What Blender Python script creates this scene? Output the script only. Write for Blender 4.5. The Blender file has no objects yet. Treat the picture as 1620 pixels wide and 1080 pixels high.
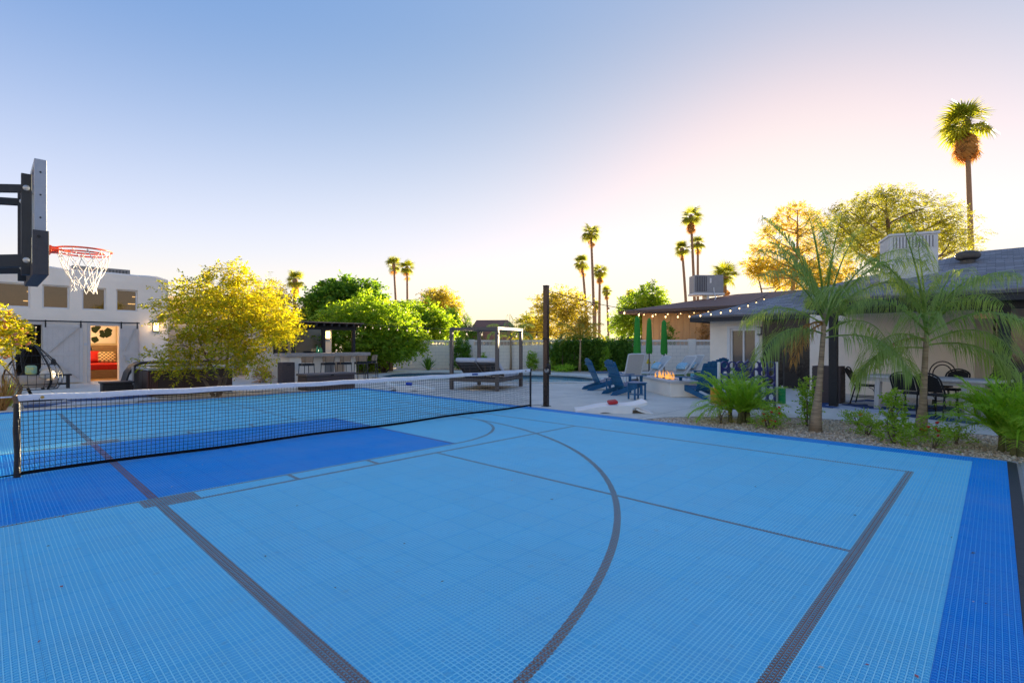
import bpy, bmesh, math, random
import numpy as np
from mathutils import Vector, Matrix

# ------------------------------------------------------------------ camera, sky, sun, exposure
S = bpy.context.scene
C = S.collection
A = math.radians(43.7)            # heading of the view measured from the court's X axis
F, CX, HY, CH = 800.7, 810.0, 545.0, 1.433
SA, CA = math.sin(A), math.cos(A)
cam = bpy.data.cameras.new('camera'); co = bpy.data.objects.new('camera', cam); C.objects.link(co)
co.location = (0, 0, CH); co.rotation_euler = (math.pi/2, 0, A - math.pi/2)
cam.lens = F/1620*36; cam.sensor_width = 36; cam.sensor_fit = 'HORIZONTAL'
cam.shift_y = 5/1620; cam.clip_start = .05; cam.clip_end = 3000
S.camera = co
SUN_AZ, SUN_EL = math.radians(14.5), math.radians(7.2)
W = bpy.data.worlds.new('World'); S.world = W; W.use_nodes = True
wn = W.node_tree.nodes; wl = W.node_tree.links
bg = wn['Background']
sky = wn.new('ShaderNodeTexSky'); sky.sky_type = 'NISHITA'; sky.sun_disc = False
sky.sun_elevation = SUN_EL; sky.sun_rotation = math.pi/2 - SUN_AZ
sky.altitude = 300; sky.air_density = 1.0; sky.dust_density = 1.0; sky.ozone_density = 1.0
# the camera's tone curve for the evening sky: one power curve per colour channel, the same over the whole dome
sep = wn.new('ShaderNodeSeparateColor'); cmb = wn.new('ShaderNodeCombineColor'); wl.new(sky.outputs[0], sep.inputs[0])
for k_, (g_, s_) in enumerate(((.72, .150), (.45, .213), (.10, .500))):
    pw_ = wn.new('ShaderNodeMath'); pw_.operation = 'POWER'; pw_.inputs[1].default_value = g_; ml_ = wn.new('ShaderNodeMath'); ml_.operation = 'MULTIPLY'; ml_.inputs[1].default_value = s_
    sm_ = wn.new('ShaderNodeMath'); sm_.operation = 'SMOOTH_MIN'; sm_.inputs[1].default_value = (.57, .51, .47)[k_]; sm_.inputs[2].default_value = .22
    wl.new(sep.outputs[k_], pw_.inputs[0]); wl.new(pw_.outputs[0], ml_.inputs[0]); wl.new(ml_.outputs[0], sm_.inputs[0]); wl.new(sm_.outputs[0], cmb.inputs[k_])
# pale lavender evening haze low in the sky, the same all round the horizon
tcw = wn.new('ShaderNodeTexCoord'); sx = wn.new('ShaderNodeSeparateXYZ'); wl.new(tcw.outputs['Generated'], sx.inputs[0])
mr = wn.new('ShaderNodeMapRange'); mr.interpolation_type = 'SMOOTHSTEP'; mr.inputs[1].default_value = 0; mr.inputs[2].default_value = .55; mr.inputs[3].default_value = .84; mr.inputs[4].default_value = 0
wl.new(sx.outputs['Z'], mr.inputs[0])
hz = wn.new('ShaderNodeMix'); hz.data_type = 'RGBA'; hz.blend_type = 'SCREEN'; hz.inputs[7].default_value = (.72, .66, .74, 1)
hr = wn.new('ShaderNodeValToRGB'); he = hr.color_ramp.elements; he[0].position = 0; he[0].color = (.66, .46, .24, 1); he[1].position = .36; he[1].color = (.50, .45, .53, 1); e_ = he.new(.07); e_.color = (.62, .48, .38, 1); e_ = he.new(.16); e_.color = (.55, .48, .50, 1)
wl.new(sx.outputs['Z'], hr.inputs[0]); wl.new(hr.outputs[0], hz.inputs[7])
br_ = wn.new('ShaderNodeValToRGB'); be = br_.color_ramp.elements; be[0].color = (1, .95, .50, 1); be[1].position = .20; be[1].color = (1, 1, 1, 1)
wm_ = wn.new('ShaderNodeMix'); wm_.data_type = 'RGBA'; wm_.blend_type = 'MULTIPLY'; wm_.inputs[0].default_value = 1
wl.new(sx.outputs['Z'], br_.inputs[0]); wl.new(cmb.outputs[0], wm_.inputs[6]); wl.new(br_.outputs[0], wm_.inputs[7])
wl.new(mr.outputs[0], hz.inputs[0]); wl.new(wm_.outputs[2], hz.inputs[6])
sc_ = wn.new('ShaderNodeVectorMath'); sc_.operation = 'SCALE'; sc_.inputs['Scale'].default_value = 1.6
wl.new(hz.outputs[2], sc_.inputs[0]); wl.new(sc_.outputs[0], bg.inputs[0])
bg.inputs[1].default_value = .15
sl = bpy.data.lights.new('sun', 'SUN'); sl.energy = 4.2; sl.angle = math.radians(.6); sl.color = (1, .80, .50)
so = bpy.data.objects.new('sun', sl); C.objects.link(so)
sd = Vector((math.cos(SUN_EL)*math.cos(SUN_AZ), math.cos(SUN_EL)*math.sin(SUN_AZ), math.sin(SUN_EL)))
so.rotation_euler = sd.to_track_quat('Z', 'Y').to_euler()
S.view_settings.view_transform = 'Standard'; S.view_settings.look = 'None'
S.view_settings.exposure = 2.75; S.view_settings.gamma = 1
S.render.engine = 'CYCLES'
S.cycles.max_bounces = 8; S.cycles.transparent_max_bounces = 8; S.cycles.use_denoising = True
S.cycles.sample_clamp_indirect = 6

R = math.radians
def D(px, z, h=0):                # a point at depth z straight under picture column px
    x = (px - CX)/F*z
    return Vector((x*SA + z*CA, -x*CA + z*SA, h))
def G(px, py, h=0):               # a point on the level h
    return D(px, F*(CH - h)/(py - HY), h)
def H(py, z): return CH + (HY - py)/F*z
def onv(px, v):
    t = (px - CX)/F; z = v/(SA - t*CA); return z*(t*SA + CA), z
def onu(px, u):
    t = (px - CX)/F; z = u/(t*SA + CA); return z*(SA - t*CA), z

# ------------------------------------------------------------------ builders
class B:
    def __init__(s): s.v = []; s.f = []
    def add(s, vs, fs, M=None):
        n = len(s.v)
        s.v += [tuple(M @ Vector(p)) if M else tuple(p) for p in vs]
        s.f += [tuple(i + n for i in f) for f in fs]; return s
    def box(s, c, d, rz=0, M=None):
        x, y, z = d[0]/2, d[1]/2, d[2]/2
        vs = [(-x,-y,-z),(x,-y,-z),(x,y,-z),(-x,y,-z),(-x,-y,z),(x,-y,z),(x,y,z),(-x,y,z)]
        m = Matrix.Translation(c) @ Matrix.Rotation(rz, 4, 'Z')
        if M: m = m @ M
        return s.add(vs, [(3,2,1,0),(4,5,6,7),(0,1,5,4),(1,2,6,5),(2,3,7,6),(3,0,4,7)], m)
    def b2(s, x0, x1, y0, y1, z0, z1): return s.box(((x0+x1)/2,(y0+y1)/2,(z0+z1)/2), (abs(x1-x0),abs(y1-y0),abs(z1-z0)))
    def bar(s, p, q, w, t, up=(0,0,1)):
        p, q = Vector(p), Vector(q); d = q - p; L = d.length; x = d/L; up = Vector(up)
        if abs(x.dot(up)) > .98: up = Vector((0,1,0))
        y = up.cross(x).normalized(); z = x.cross(y)
        m = Matrix((x, y, z)).transposed().to_4x4(); m.translation = (p+q)/2
        hx, hy, hz = L/2, w/2, t/2
        vs = [(-hx,-hy,-hz),(hx,-hy,-hz),(hx,hy,-hz),(-hx,hy,-hz),(-hx,-hy,hz),(hx,-hy,hz),(hx,hy,hz),(-hx,hy,hz)]
        return s.add(vs, [(3,2,1,0),(4,5,6,7),(0,1,5,4),(1,2,6,5),(2,3,7,6),(3,0,4,7)], m)
    def tube(s, pts, r, n=6, closed=False, cap=True):
        P = [Vector(p) for p in pts]; N = len(P); rs = r if hasattr(r, '__len__') else [r]*N
        u = None; vs = []; fs = []
        for i in range(N):
            if closed: t = P[(i+1) % N] - P[i-1]
            else: t = P[min(i+1, N-1)] - P[max(i-1, 0)]
            t = t.normalized() if t.length > 1e-9 else Vector((0,0,1))
            if u is None:
                u = Vector((0,0,1)) if abs(t.z) < .9 else Vector((1,0,0))
            u = (u - t*u.dot(t)); u = u.normalized() if u.length > 1e-6 else t.orthogonal().normalized()
            w = t.cross(u)
            for k in range(n):
                a = 2*math.pi*k/n; vs.append(P[i] + (u*math.cos(a) + w*math.sin(a))*rs[i])
        for i in range(N if closed else N-1):
            j = (i+1) % N
            for k in range(n):
                l = (k+1) % n; fs.append((i*n+k, i*n+l, j*n+l, j*n+k))
        if cap and not closed:
            fs.append(tuple(range(n-1, -1, -1))); fs.append(tuple((N-1)*n+k for k in range(n)))
        return s.add(vs, fs)
    def lathe(s, prof, n=16, c=(0,0,0), M=None):
        vs = []; fs = []
        for r, z in prof:
            for k in range(n):
                a = 2*math.pi*k/n; vs.append((r*math.cos(a), r*math.sin(a), z))
        for i in range(len(prof)-1):
            for k in range(n):
                l = (k+1) % n; fs.append((i*n+k, i*n+l, (i+1)*n+l, (i+1)*n+k))
        fs.append(tuple(range(n-1, -1, -1))); fs.append(tuple((len(prof)-1)*n+k for k in range(n)))
        m = Matrix.Translation(c)
        if M: m = m @ M
        return s.add(vs, fs, m)
    def prism(s, poly, z0, z1, M=None):
        n = len(poly)
        vs = [(x, y, z0) for x, y in poly] + [(x, y, z1) for x, y in poly]
        fs = [tuple(range(n-1, -1, -1)), tuple(range(n, 2*n))] + [(i, (i+1) % n, (i+1) % n+n, i+n) for i in range(n)]
        return s.add(vs, fs, M)
    def strip(s, prof, w0, w1, axis='y', th=.0):     # a profile (x,z) swept across y
        n = len(prof); vs = [(x, w0, z) for x, z in prof] + [(x, w1, z) for x, z in prof]
        return s.add(vs, [(i, i+1, n+i+1, n+i) for i in range(n-1)])
XZ = Matrix(((1,0,0,0),(0,0,-1,0),(0,1,0,0),(0,0,0,1)))    # prism (x,y,z) -> (x,-z,y): outline in the x/z plane
YZ = Matrix(((0,0,1,0),(1,0,0,0),(0,1,0,0),(0,0,0,1)))     # prism (x,y,z) -> (z,x,y): outline in the y/z plane

def mesh(name, b, smooth=False, bevel=0, seg=2):
    me = bpy.data.meshes.new(name)
    me.from_pydata(b.v, [], b.f)
    if bevel:
        bm = bmesh.new(); bm.from_mesh(me)
        bmesh.ops.recalc_face_normals(bm, faces=bm.faces)
        es = [e for e in bm.edges if len(e.link_faces) == 2 and e.calc_face_angle(0) > .5]
        bmesh.ops.bevel(bm, geom=es, offset=bevel, segments=seg, affect='EDGES', profile=.5, clamp_overlap=True)
        bm.to_mesh(me); bm.free()
    if smooth:
        me.shade_smooth()
        if smooth != 'all':
            me.set_sharp_from_angle(angle=R(40))
    return me
def npmesh(name, V, Q):
    me = bpy.data.meshes.new(name); V = np.asarray(V, 'f').reshape(-1, 3); Q = np.asarray(Q, 'i'); k = Q.shape[1]
    me.vertices.add(len(V)); me.vertices.foreach_set('co', V.ravel())
    me.loops.add(Q.size); me.loops.foreach_set('vertex_index', Q.ravel())
    me.polygons.add(len(Q)); me.polygons.foreach_set('loop_start', np.arange(len(Q), dtype='i')*k)
    me.polygons.foreach_set('loop_total', np.full(len(Q), k, 'i'))
    me.update(calc_edges=True); return me
def obj(name, b, m, parent=None, smooth=False, bevel=0, loc=None, rot=None, seg=2):
    me = b if isinstance(b, bpy.types.Mesh) else mesh(name, b, smooth, bevel, seg)
    if m is not None:
        if not me.materials: me.materials.append(m)
    o = bpy.data.objects.new(name, me); C.objects.link(o)
    if parent: o.parent = parent
    if loc is not None: o.location = loc
    if rot is not None: o.rotation_euler = rot
    return o
def tag(o, label=None, cat=None, group=None, kind=None):
    if label: o['label'] = label
    if cat: o['category'] = cat
    if group: o['group'] = group
    if kind: o['kind'] = kind
    return o
def thing(name, label, cat, loc=(0,0,0), rz=0, group=None):
    o = bpy.data.objects.new(name, None); C.objects.link(o)
    o.location = loc; o.rotation_euler = (0, 0, rz); o.empty_display_size = .1
    return tag(o, label, cat, group)
def dup(root, loc, rz, label=None, group=None):
    def cp(o, p):
        c = o.copy(); C.objects.link(c)
        if p: c.parent = p
        for ch in list(o.children): cp(ch, c)
        return c
    r = cp(root, None); r.location = loc; r.rotation_euler = (0, 0, rz)
    if label: r['label'] = label
    if group: r['group'] = group
    return r

# ------------------------------------------------------------------ materials
def lin(h):
    h = h.lstrip('#'); return tuple(((int(h[i:i+2], 16)/255 + .055)/1.055)**2.4 if int(h[i:i+2], 16) > 10 else int(h[i:i+2], 16)/255/12.92 for i in (0, 2, 4))
MATS = {}
def mat(name, col, rough=.6, var=.0, scale=6., bump=0., bscale=40., metal=0., emit=0., emitcol=None, spec=.5, trans=0., col2=None, dirt=0., coord='Object', ior=1.45, stretch=None, coat=0):
    if name in MATS: return MATS[name]
    m = bpy.data.materials.new(name); m.use_nodes = True; MATS[name] = m
    n, l = m.node_tree.nodes, m.node_tree.links; p = n['Principled BSDF']
    p.inputs['Base Color'].default_value = (*col, 1); p.inputs['Roughness'].default_value = rough
    p.inputs['Metallic'].default_value = metal; p.inputs['Specular IOR Level'].default_value = spec
    p.inputs['IOR'].default_value = ior
    if coat: p.inputs['Coat Weight'].default_value = coat
    if trans: p.inputs['Transmission Weight'].default_value = trans
    if emit:
        p.inputs['Emission Color'].default_value = (*(emitcol or col), 1); p.inputs['Emission Strength'].default_value = emit
    if var or bump or col2:
        tc = n.new('ShaderNodeTexCoord'); src = tc.outputs[coord]
        if coord == 'World':
            pass
        if stretch:
            mp = n.new('ShaderNodeMapping'); mp.inputs['Scale'].default_value = stretch; l.new(src, mp.inputs[0]); src = mp.outputs[0]
    if var or col2:
        nz = n.new('ShaderNodeTexNoise'); nz.inputs['Scale'].default_value = scale; nz.inputs['Detail'].default_value = 6; nz.inputs['Roughness'].default_value = .65
        l.new(src, nz.inputs['Vector'])
        rp = n.new('ShaderNodeMapRange'); rp.inputs[1].default_value = .3; rp.inputs[2].default_value = .7
        l.new(nz.outputs['Fac'], rp.inputs[0])
        mx = n.new('ShaderNodeMix'); mx.data_type = 'RGBA'
        a = tuple(max(0, c*(1-var)) for c in col); b = col2 or tuple(min(1, c*(1+var)) for c in col)
        mx.inputs[6].default_value = (*(a if not col2 else col), 1); mx.inputs[7].default_value = (*b, 1)
        l.new(rp.outputs[0], mx.inputs[0]); l.new(mx.outputs[2], p.inputs['Base Color'])
        rr = n.new('ShaderNodeMapRange'); rr.inputs[3].default_value = max(0, rough-.08); rr.inputs[4].default_value = min(1, rough+.08)
        l.new(nz.outputs['Fac'], rr.inputs[0]); l.new(rr.outputs[0], p.inputs['Roughness'])
    if bump:
        bz = n.new('ShaderNodeTexNoise'); bz.inputs['Scale'].default_value = bscale; bz.inputs['Detail'].default_value = 5
        l.new(src, bz.inputs['Vector'])
        bp = n.new('ShaderNodeBump'); bp.inputs['Strength'].default_value = bump; bp.inputs['Distance'].default_value = .02
        l.new(bz.outputs['Fac'], bp.inputs['Height']); l.new(bp.outputs[0], p.inputs['Normal'])
    return m
def leafmat(name, cols, trans=.45, rough=.5, tcol=None):
    if name in MATS: return MATS[name]
    m = bpy.data.materials.new(name); m.use_nodes = True; MATS[name] = m
    n, l = m.node_tree.nodes, m.node_tree.links; n.remove(n['Principled BSDF']); out = n['Material Output']
    g = n.new('ShaderNodeNewGeometry'); rp = n.new('ShaderNodeValToRGB')
    e = rp.color_ramp.elements
    while len(e) < len(cols): e.new(.5)
    for i, c in enumerate(cols): e[i].position = i/(len(cols)-1); e[i].color = (*c, 1)
    l.new(g.outputs['Random Per Island'], rp.inputs[0])
    d = n.new('ShaderNodeBsdfPrincipled'); d.inputs['Roughness'].default_value = rough; d.inputs['Specular IOR Level'].default_value = .3
    t = n.new('ShaderNodeBsdfTranslucent'); mx = n.new('ShaderNodeMixShader'); mx.inputs[0].default_value = trans
    l.new(rp.outputs[0], d.inputs['Base Color'])
    hv = n.new('ShaderNodeMix'); hv.data_type = 'RGBA'; hv.blend_type = 'MULTIPLY'; hv.inputs[0].default_value = 1
    hv.inputs[7].default_value = (*(tcol or (1.6, 1.35, .6)), 1); l.new(rp.outputs[0], hv.inputs[6]); l.new(hv.outputs[2], t.inputs[0])
    l.new(d.outputs[0], mx.inputs[1]); l.new(t.outputs[0], mx.inputs[2]); l.new(mx.outputs[0], out.inputs[0])
    return m
white_wall = mat('white_stucco', (.93,.83,.70), .85, .07, .9, .3, 60)
# ------------------------------------------------------------------ court of clip-together tiles
T = .3048; CU0, CV0 = -.42, -.10; NU, NV = 30, 50; CU1, CV1 = CU0 + NU*T, CV0 + NV*T
NC = 12; CELL = T/NC; ZT = .0
def tilemat(name, col, rough):
    """tile plastic: slight batch difference from tile to tile, broad dusty and faded patches, fine scuffs"""
    m = bpy.data.materials.new(name); m.use_nodes = True; n, l = m.node_tree.nodes, m.node_tree.links; p = n['Principled BSDF']
    p.inputs['Specular IOR Level'].default_value = .35
    g = n.new('ShaderNodeNewGeometry'); sn = n.new('ShaderNodeVectorMath'); sn.operation = 'SNAP'; sn.inputs[1].default_value = (T, T, 50)
    ad = n.new('ShaderNodeVectorMath'); ad.operation = 'ADD'; ad.inputs[1].default_value = (-CU0, -CV0, 25); l.new(g.outputs['Position'], ad.inputs[0]); l.new(ad.outputs[0], sn.inputs[0])
    wn_ = n.new('ShaderNodeTexWhiteNoise'); wn_.noise_dimensions = '3D'; l.new(sn.outputs[0], wn_.inputs[0])
    n1 = n.new('ShaderNodeTexNoise'); n1.inputs['Scale'].default_value = .9; n1.inputs['Detail'].default_value = 7; n1.inputs['Roughness'].default_value = .7; l.new(g.outputs['Position'], n1.inputs[0])
    n2 = n.new('ShaderNodeTexNoise'); n2.inputs['Scale'].default_value = 14; n2.inputs['Detail'].default_value = 5; l.new(g.outputs['Position'], n2.inputs[0])
    a = n.new('ShaderNodeMath'); a.operation = 'MULTIPLY_ADD'; a.inputs[1].default_value = .03; a.inputs[2].default_value = .985; l.new(wn_.outputs['Value'], a.inputs[0])
    v = n.new('ShaderNodeVectorMath'); v.operation = 'SCALE'; v.inputs[0].default_value = col; l.new(a.outputs[0], v.inputs['Scale'])
    d = n.new('ShaderNodeMapRange'); d.inputs[1].default_value = .42; d.inputs[2].default_value = .72; d.inputs[3].default_value = 0; d.inputs[4].default_value = .16; l.new(n1.outputs['Fac'], d.inputs[0])
    mx = n.new('ShaderNodeMix'); mx.data_type = 'RGBA'; mx.inputs[7].default_value = (.52, .56, .58, 1); l.new(d.outputs[0], mx.inputs[0]); l.new(v.outputs[0], mx.inputs[6])
    d2 = n.new('ShaderNodeMapRange'); d2.inputs[1].default_value = .62; d2.inputs[2].default_value = .75; d2.inputs[3].default_value = 0; d2.inputs[4].default_value = .22; l.new(n2.outputs['Fac'], d2.inputs[0])
    m2 = n.new('ShaderNodeMix'); m2.data_type = 'RGBA'; m2.inputs[7].default_value = (.30, .36, .40, 1); l.new(d2.outputs[0], m2.inputs[0]); l.new(mx.outputs[2], m2.inputs[6]); l.new(m2.outputs[2], p.inputs['Base Color'])
    rr = n.new('ShaderNodeMapRange'); rr.inputs[3].default_value = rough-.1; rr.inputs[4].default_value = rough+.2; l.new(n1.outputs['Fac'], rr.inputs[0]); l.new(rr.outputs[0], p.inputs['Roughness'])
    return m
light_tile = tilemat('lit_light_blue_rib', (.32,.84,.96), .42); light_low = tilemat('shaded_light_blue_rib', (.16,.68,.90), .5)  # rib tops lighter, flanks and diagonals deeper: light and shade put into colour
dark_tile = tilemat('lit_deep_blue_rib', (.006,.44,.90), .42); dark_low = tilemat('shaded_deep_blue_rib', (.003,.30,.78), .5)  # same pair for the dark tiles: lit tops and shaded sides by colour
paint = mat('lit_brown_line_paint', (.36,.17,.10), .8, .2, 8, spec=.25)  # brown line paint, lightened on the rib tops as if catching light
paint_low = mat('shaded_line_paint', (.022,.017,.02), .6)  # same lines on the cell floors, shade put into the colour
subbase = mat('court_concrete', (.07,.11,.15), .9, .3, 3)  # concrete under the ribs, darkened so the lattice holes look shaded
court = obj('court', B().b2(CU0-.02, CU1+.02, CV0-.02, CV1+.02, -.05, -.0135), subbase); tag(court, 'blue tile sports court with brown game lines', kind='structure')
def rib_arrays():
    """one tile: a lattice of square and diagonal ribs, each a top and two flanks"""
    V = []; Q = []; MI = []
    def rib(p, q, w, zt, zb, top=0):
        p = np.array(p, float); q = np.array(q, float); d = (q-p)/np.linalg.norm(q-p); nrm = np.array([-d[1], d[0]])*w/2
        a, b, c, e = p-nrm, p+nrm, q+nrm, q-nrm; n = len(V)
        for pt in (a, b, c, e): V.append((*pt, zt))
        for pt in (a, b, c, e): V.append((*pt, zb))
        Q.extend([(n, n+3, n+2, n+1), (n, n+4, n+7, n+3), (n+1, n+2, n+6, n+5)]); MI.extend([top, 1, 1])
    e = .0009; L = T - e
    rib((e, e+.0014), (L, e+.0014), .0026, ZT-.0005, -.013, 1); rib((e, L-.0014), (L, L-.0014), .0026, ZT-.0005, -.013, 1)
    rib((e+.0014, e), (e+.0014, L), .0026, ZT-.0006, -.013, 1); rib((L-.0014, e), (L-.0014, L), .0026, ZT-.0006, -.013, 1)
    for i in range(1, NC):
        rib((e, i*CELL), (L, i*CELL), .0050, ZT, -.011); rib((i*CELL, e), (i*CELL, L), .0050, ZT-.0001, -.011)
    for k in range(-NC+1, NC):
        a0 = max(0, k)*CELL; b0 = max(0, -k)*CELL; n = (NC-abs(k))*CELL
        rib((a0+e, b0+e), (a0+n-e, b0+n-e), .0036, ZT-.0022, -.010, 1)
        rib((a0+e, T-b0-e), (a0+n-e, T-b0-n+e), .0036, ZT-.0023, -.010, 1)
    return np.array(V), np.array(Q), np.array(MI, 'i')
RV, RQ, RM = rib_arrays()
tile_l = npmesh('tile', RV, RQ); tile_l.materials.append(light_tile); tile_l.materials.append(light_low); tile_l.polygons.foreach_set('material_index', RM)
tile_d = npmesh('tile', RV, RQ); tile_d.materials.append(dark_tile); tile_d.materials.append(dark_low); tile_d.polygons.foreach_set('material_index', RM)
def is_dark(i, j): return j == 0 or j == NV-1 or i == NU-1 or (19 <= j < 31 and i < 17)
tl = []
for i in range(NU):
    for j in range(NV):
        u, v = CU0 + (i+.5)*T, CV0 + (j+.5)*T; z = u*CA + v*SA; x = u*SA - v*CA
        px = CX + F*x/z if z > .3 else 9999; py = HY + F*CH/z if z > .3 else 9999
        seen = -60 < px < 1680 and py < 1180
        tl.append((0 if seen else 1, z, i, j))
tl.sort()
for k, (s, z, i, j) in enumerate(tl[:300]):
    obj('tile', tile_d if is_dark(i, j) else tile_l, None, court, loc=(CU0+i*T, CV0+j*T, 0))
for nm, dk in (('light_tile_field', False), ('dark_tile_field', True)):
    cells = [(i, j) for s, z, i, j in tl[300:] if is_dark(i, j) == dk]
    off = np.array([(CU0+i*T, CV0+j*T, 0) for i, j in cells])
    V = (RV[None] + off[:, None]).reshape(-1, 3); Q = (RQ[None] + (np.arange(len(cells))*len(RV))[:, None, None]).reshape(-1, 4)
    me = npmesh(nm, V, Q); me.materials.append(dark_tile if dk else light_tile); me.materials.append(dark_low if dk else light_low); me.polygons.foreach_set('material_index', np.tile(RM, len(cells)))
    tag(obj(nm, me, None, court), kind='stuff')
# painted lines lie on the ribs: rib tops of every lattice cell inside the line, and the floor of the cell
DONE = []
def painted(name, inside, u0, u1, v0, v1, k3=2):
    i0, i1 = int((u0-CU0)/CELL)-1, int((u1-CU0)/CELL)+2; j0, j1 = int((v0-CV0)/CELL)-1, int((v1-CV0)/CELL)+2
    ii, jj = np.meshgrid(np.arange(max(0, i0), min(NU*NC, i1)), np.arange(max(0, j0), min(NV*NC, j1)), indexing='ij')
    uu, vv = CU0+(ii+.5)*CELL, CV0+(jj+.5)*CELL
    prev = list(DONE); DONE.append(inside)
    def inside0(a, b):
        k = inside(a, b)
        for p_ in prev: k &= ~p_(a, b)
        return k
    m = CELL; near = np.zeros(uu.shape, bool)
    for a in (-m/2, 0, m/2):
        for b_ in (-m/2, 0, m/2): near |= inside(uu+a, vv+b_)
    cu, cv = uu[near], vv[near]; n = len(cu)
    if n == 0: return
    h = CELL/2; sc = CELL/k3; V = []; MI = []
    def put(cen, pts, z, mi):
        a, b = cu+cen[0], cv+cen[1]; k_ = inside0(a, b); n_ = int(k_.sum())
        if n_: V.append(np.stack([np.stack([a[k_]-cen[0]+x, b[k_]-cen[1]+y, np.full(n_, z)], 1) for x, y in pts], 1)); MI.append(np.full(n_, mi, 'i'))
    w = .0026; d = .0019
    for q in range(k3):
        s0, s1 = -h+q*sc, -h+(q+1)*sc; m_ = (s0+s1)/2
        put((m_, -h), [(s0,-h-w),(s1,-h-w),(s1,-h+w),(s0,-h+w)], .0006, 0); put((-h, m_), [(-h-w,s0),(-h+w,s0),(-h+w,s1),(-h-w,s1)], .0005, 0)
        put((m_, m_), [(s0+d,s0-d),(s1+d,s1-d),(s1-d,s1+d),(s0-d,s0+d)], -.0017, 0); put((m_, -m_), [(s0-d,-s0-d),(s1-d,-s1-d),(s1+d,-s1+d),(s0+d,-s0+d)], -.0018, 0)
        for r in range(k3):
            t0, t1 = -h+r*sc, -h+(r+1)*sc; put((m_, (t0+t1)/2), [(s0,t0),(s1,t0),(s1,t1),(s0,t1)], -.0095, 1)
    Vv = np.concatenate(V).reshape(-1, 3)
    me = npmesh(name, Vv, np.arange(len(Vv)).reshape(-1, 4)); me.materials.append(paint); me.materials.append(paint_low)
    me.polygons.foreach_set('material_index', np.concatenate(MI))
    obj(name, me, None, court)
def hline(v, u0, u1, w): painted('painted_line', lambda a, b: (abs(b-v) < w/2) & (a > u0) & (a < u1), u0, u1, v-w, v+w)
def vline(u, v0, v1, w): painted('painted_line', lambda a, b: (abs(a-u) < w/2) & (b > v0) & (b < v1), u-w, u+w, v0, v1)
NETV = 7.52
vline(1.10, .68, 14.0, .072); vline(7.24, .68, 14.36, .048); vline(4.17, .7, 5.36, .048); vline(4.17, 9.68, 14.3, .048)
hline(.70, 1.07, 7.27, .064); hline(14.33, 1.07, 7.27, .048); hline(5.37, 1.07, 7.26, .048); hline(9.66, 1.07, 7.26, .048)
hline(5.66, CU0, 4.75, .048); hline(9.38, CU0, 4.75, .048); vline(4.73, 5.66, 9.38, .048)
for tv in (5.52, 9.52):
    for tu in (2.33, 3.30): vline(tu, tv-.13, tv+.13, .048)
    painted('painted_block', lambda a, b, tv=tv: (abs(b-tv) < .125) & (a > .98) & (a < 1.42), .9, 1.5, tv-.2, tv+.2)
def ring(cu, cv, r, w, cond, box): painted('painted_arc', lambda a, b: (abs(np.hypot(a-cu, b-cv)-r) < w/2) & cond(a, b), *box, k3=6)
ring(4.73, NETV, 1.85, .05, lambda a, b: a > 4.73, (4.6, 6.8, 5.5, 9.6))
ring(.40, NETV, 6.17, .056, lambda a, b: (a > .4), (.3, 6.8, 1.2, 13.9))
hline(1.36, CU0, .4, .065); hline(13.69, CU0, .4, .065)
ramp_m = mat('black_ramp_rubber', (.045,.042,.045), .6, .3, 20, .3, 80)
for (a0, a1, b0, b1, nm) in ((CU0, CU1, CV0-.085, CV0-.001, 's'),):
    n = 15; st = (a1-a0)/n
    for k in range(n):
        b = B().add([(a0+k*st+.002, b1, -.014), (a0+(k+1)*st-.002, b1, -.014), (a0+(k+1)*st-.002, b0, -.014), (a0+k*st+.002, b0, -.014), (a0+k*st+.002, b1, -.001), (a0+(k+1)*st-.002, b1, -.001), (a0+(k+1)*st-.002, b0+.01, -.009), (a0+k*st+.002, b0+.01, -.009)],
            [(4,5,6,7), (7,6,2,3), (0,1,5,4), (1,2,6,5), (3,0,4,7)])
        obj('edge_ramp', b, ramp_m, court)
edging = mat('pale_concrete_edging', (.42,.41,.40), .85, .12, 9, .3, 90)
e1 = obj('court_edging', B().b2(CU1+.004, CU1+.06, CV0-.1, CV1+.1, -.08, -.004), edging); tag(e1, 'narrow pale concrete strip along the court edge', kind='structure')
# few fallen leaves and petals on the court
rng = random.Random(4)
lf_m = [mat('dry_leaf', (.16,.09,.04), .8), mat('pale_petal', (.62,.55,.5), .7), mat('pink_petal', (.55,.12,.12), .7)]
for k, (px, py, m) in enumerate([(295,737,1),(320,735,1),(272,770,1),(160,700,1),(286,748,0),(470,800,0),(62,1015,2),(100,817,2),(97,928,2),(1195,770,0),(1310,705,0),(1352,815,0),(1372,1052,2),(1450,1070,2),(1540,952,1),(1560,955,0),(1540,875,0),(1505,850,0),(1299,1056,1),(873,790,0),(700,920,0),(640,860,0),(420,880,0),(530,930,0),(810,760,1),(950,745,0),(1050,720,0),(76,864,0)]):
    p = G(px, py); a = rng.random()*6; s = .010 + rng.random()*.010
    b = B().add([(-s,0,.002),(0,-s*.45,.005),(s,0,.003),(0,s*.45,.006)], [(0,1,2),(0,2,3)])
    tag(obj('fallen_leaf', b, lf_m[m], loc=(p.x, p.y, .001), rot=(0,0,a)), ['small dry brown leaf fallen on the blue court','tiny pale petal fallen on the blue court','small reddish petal fallen on the blue court'][m], 'leaf', 'leaf litter on the court')

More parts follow.
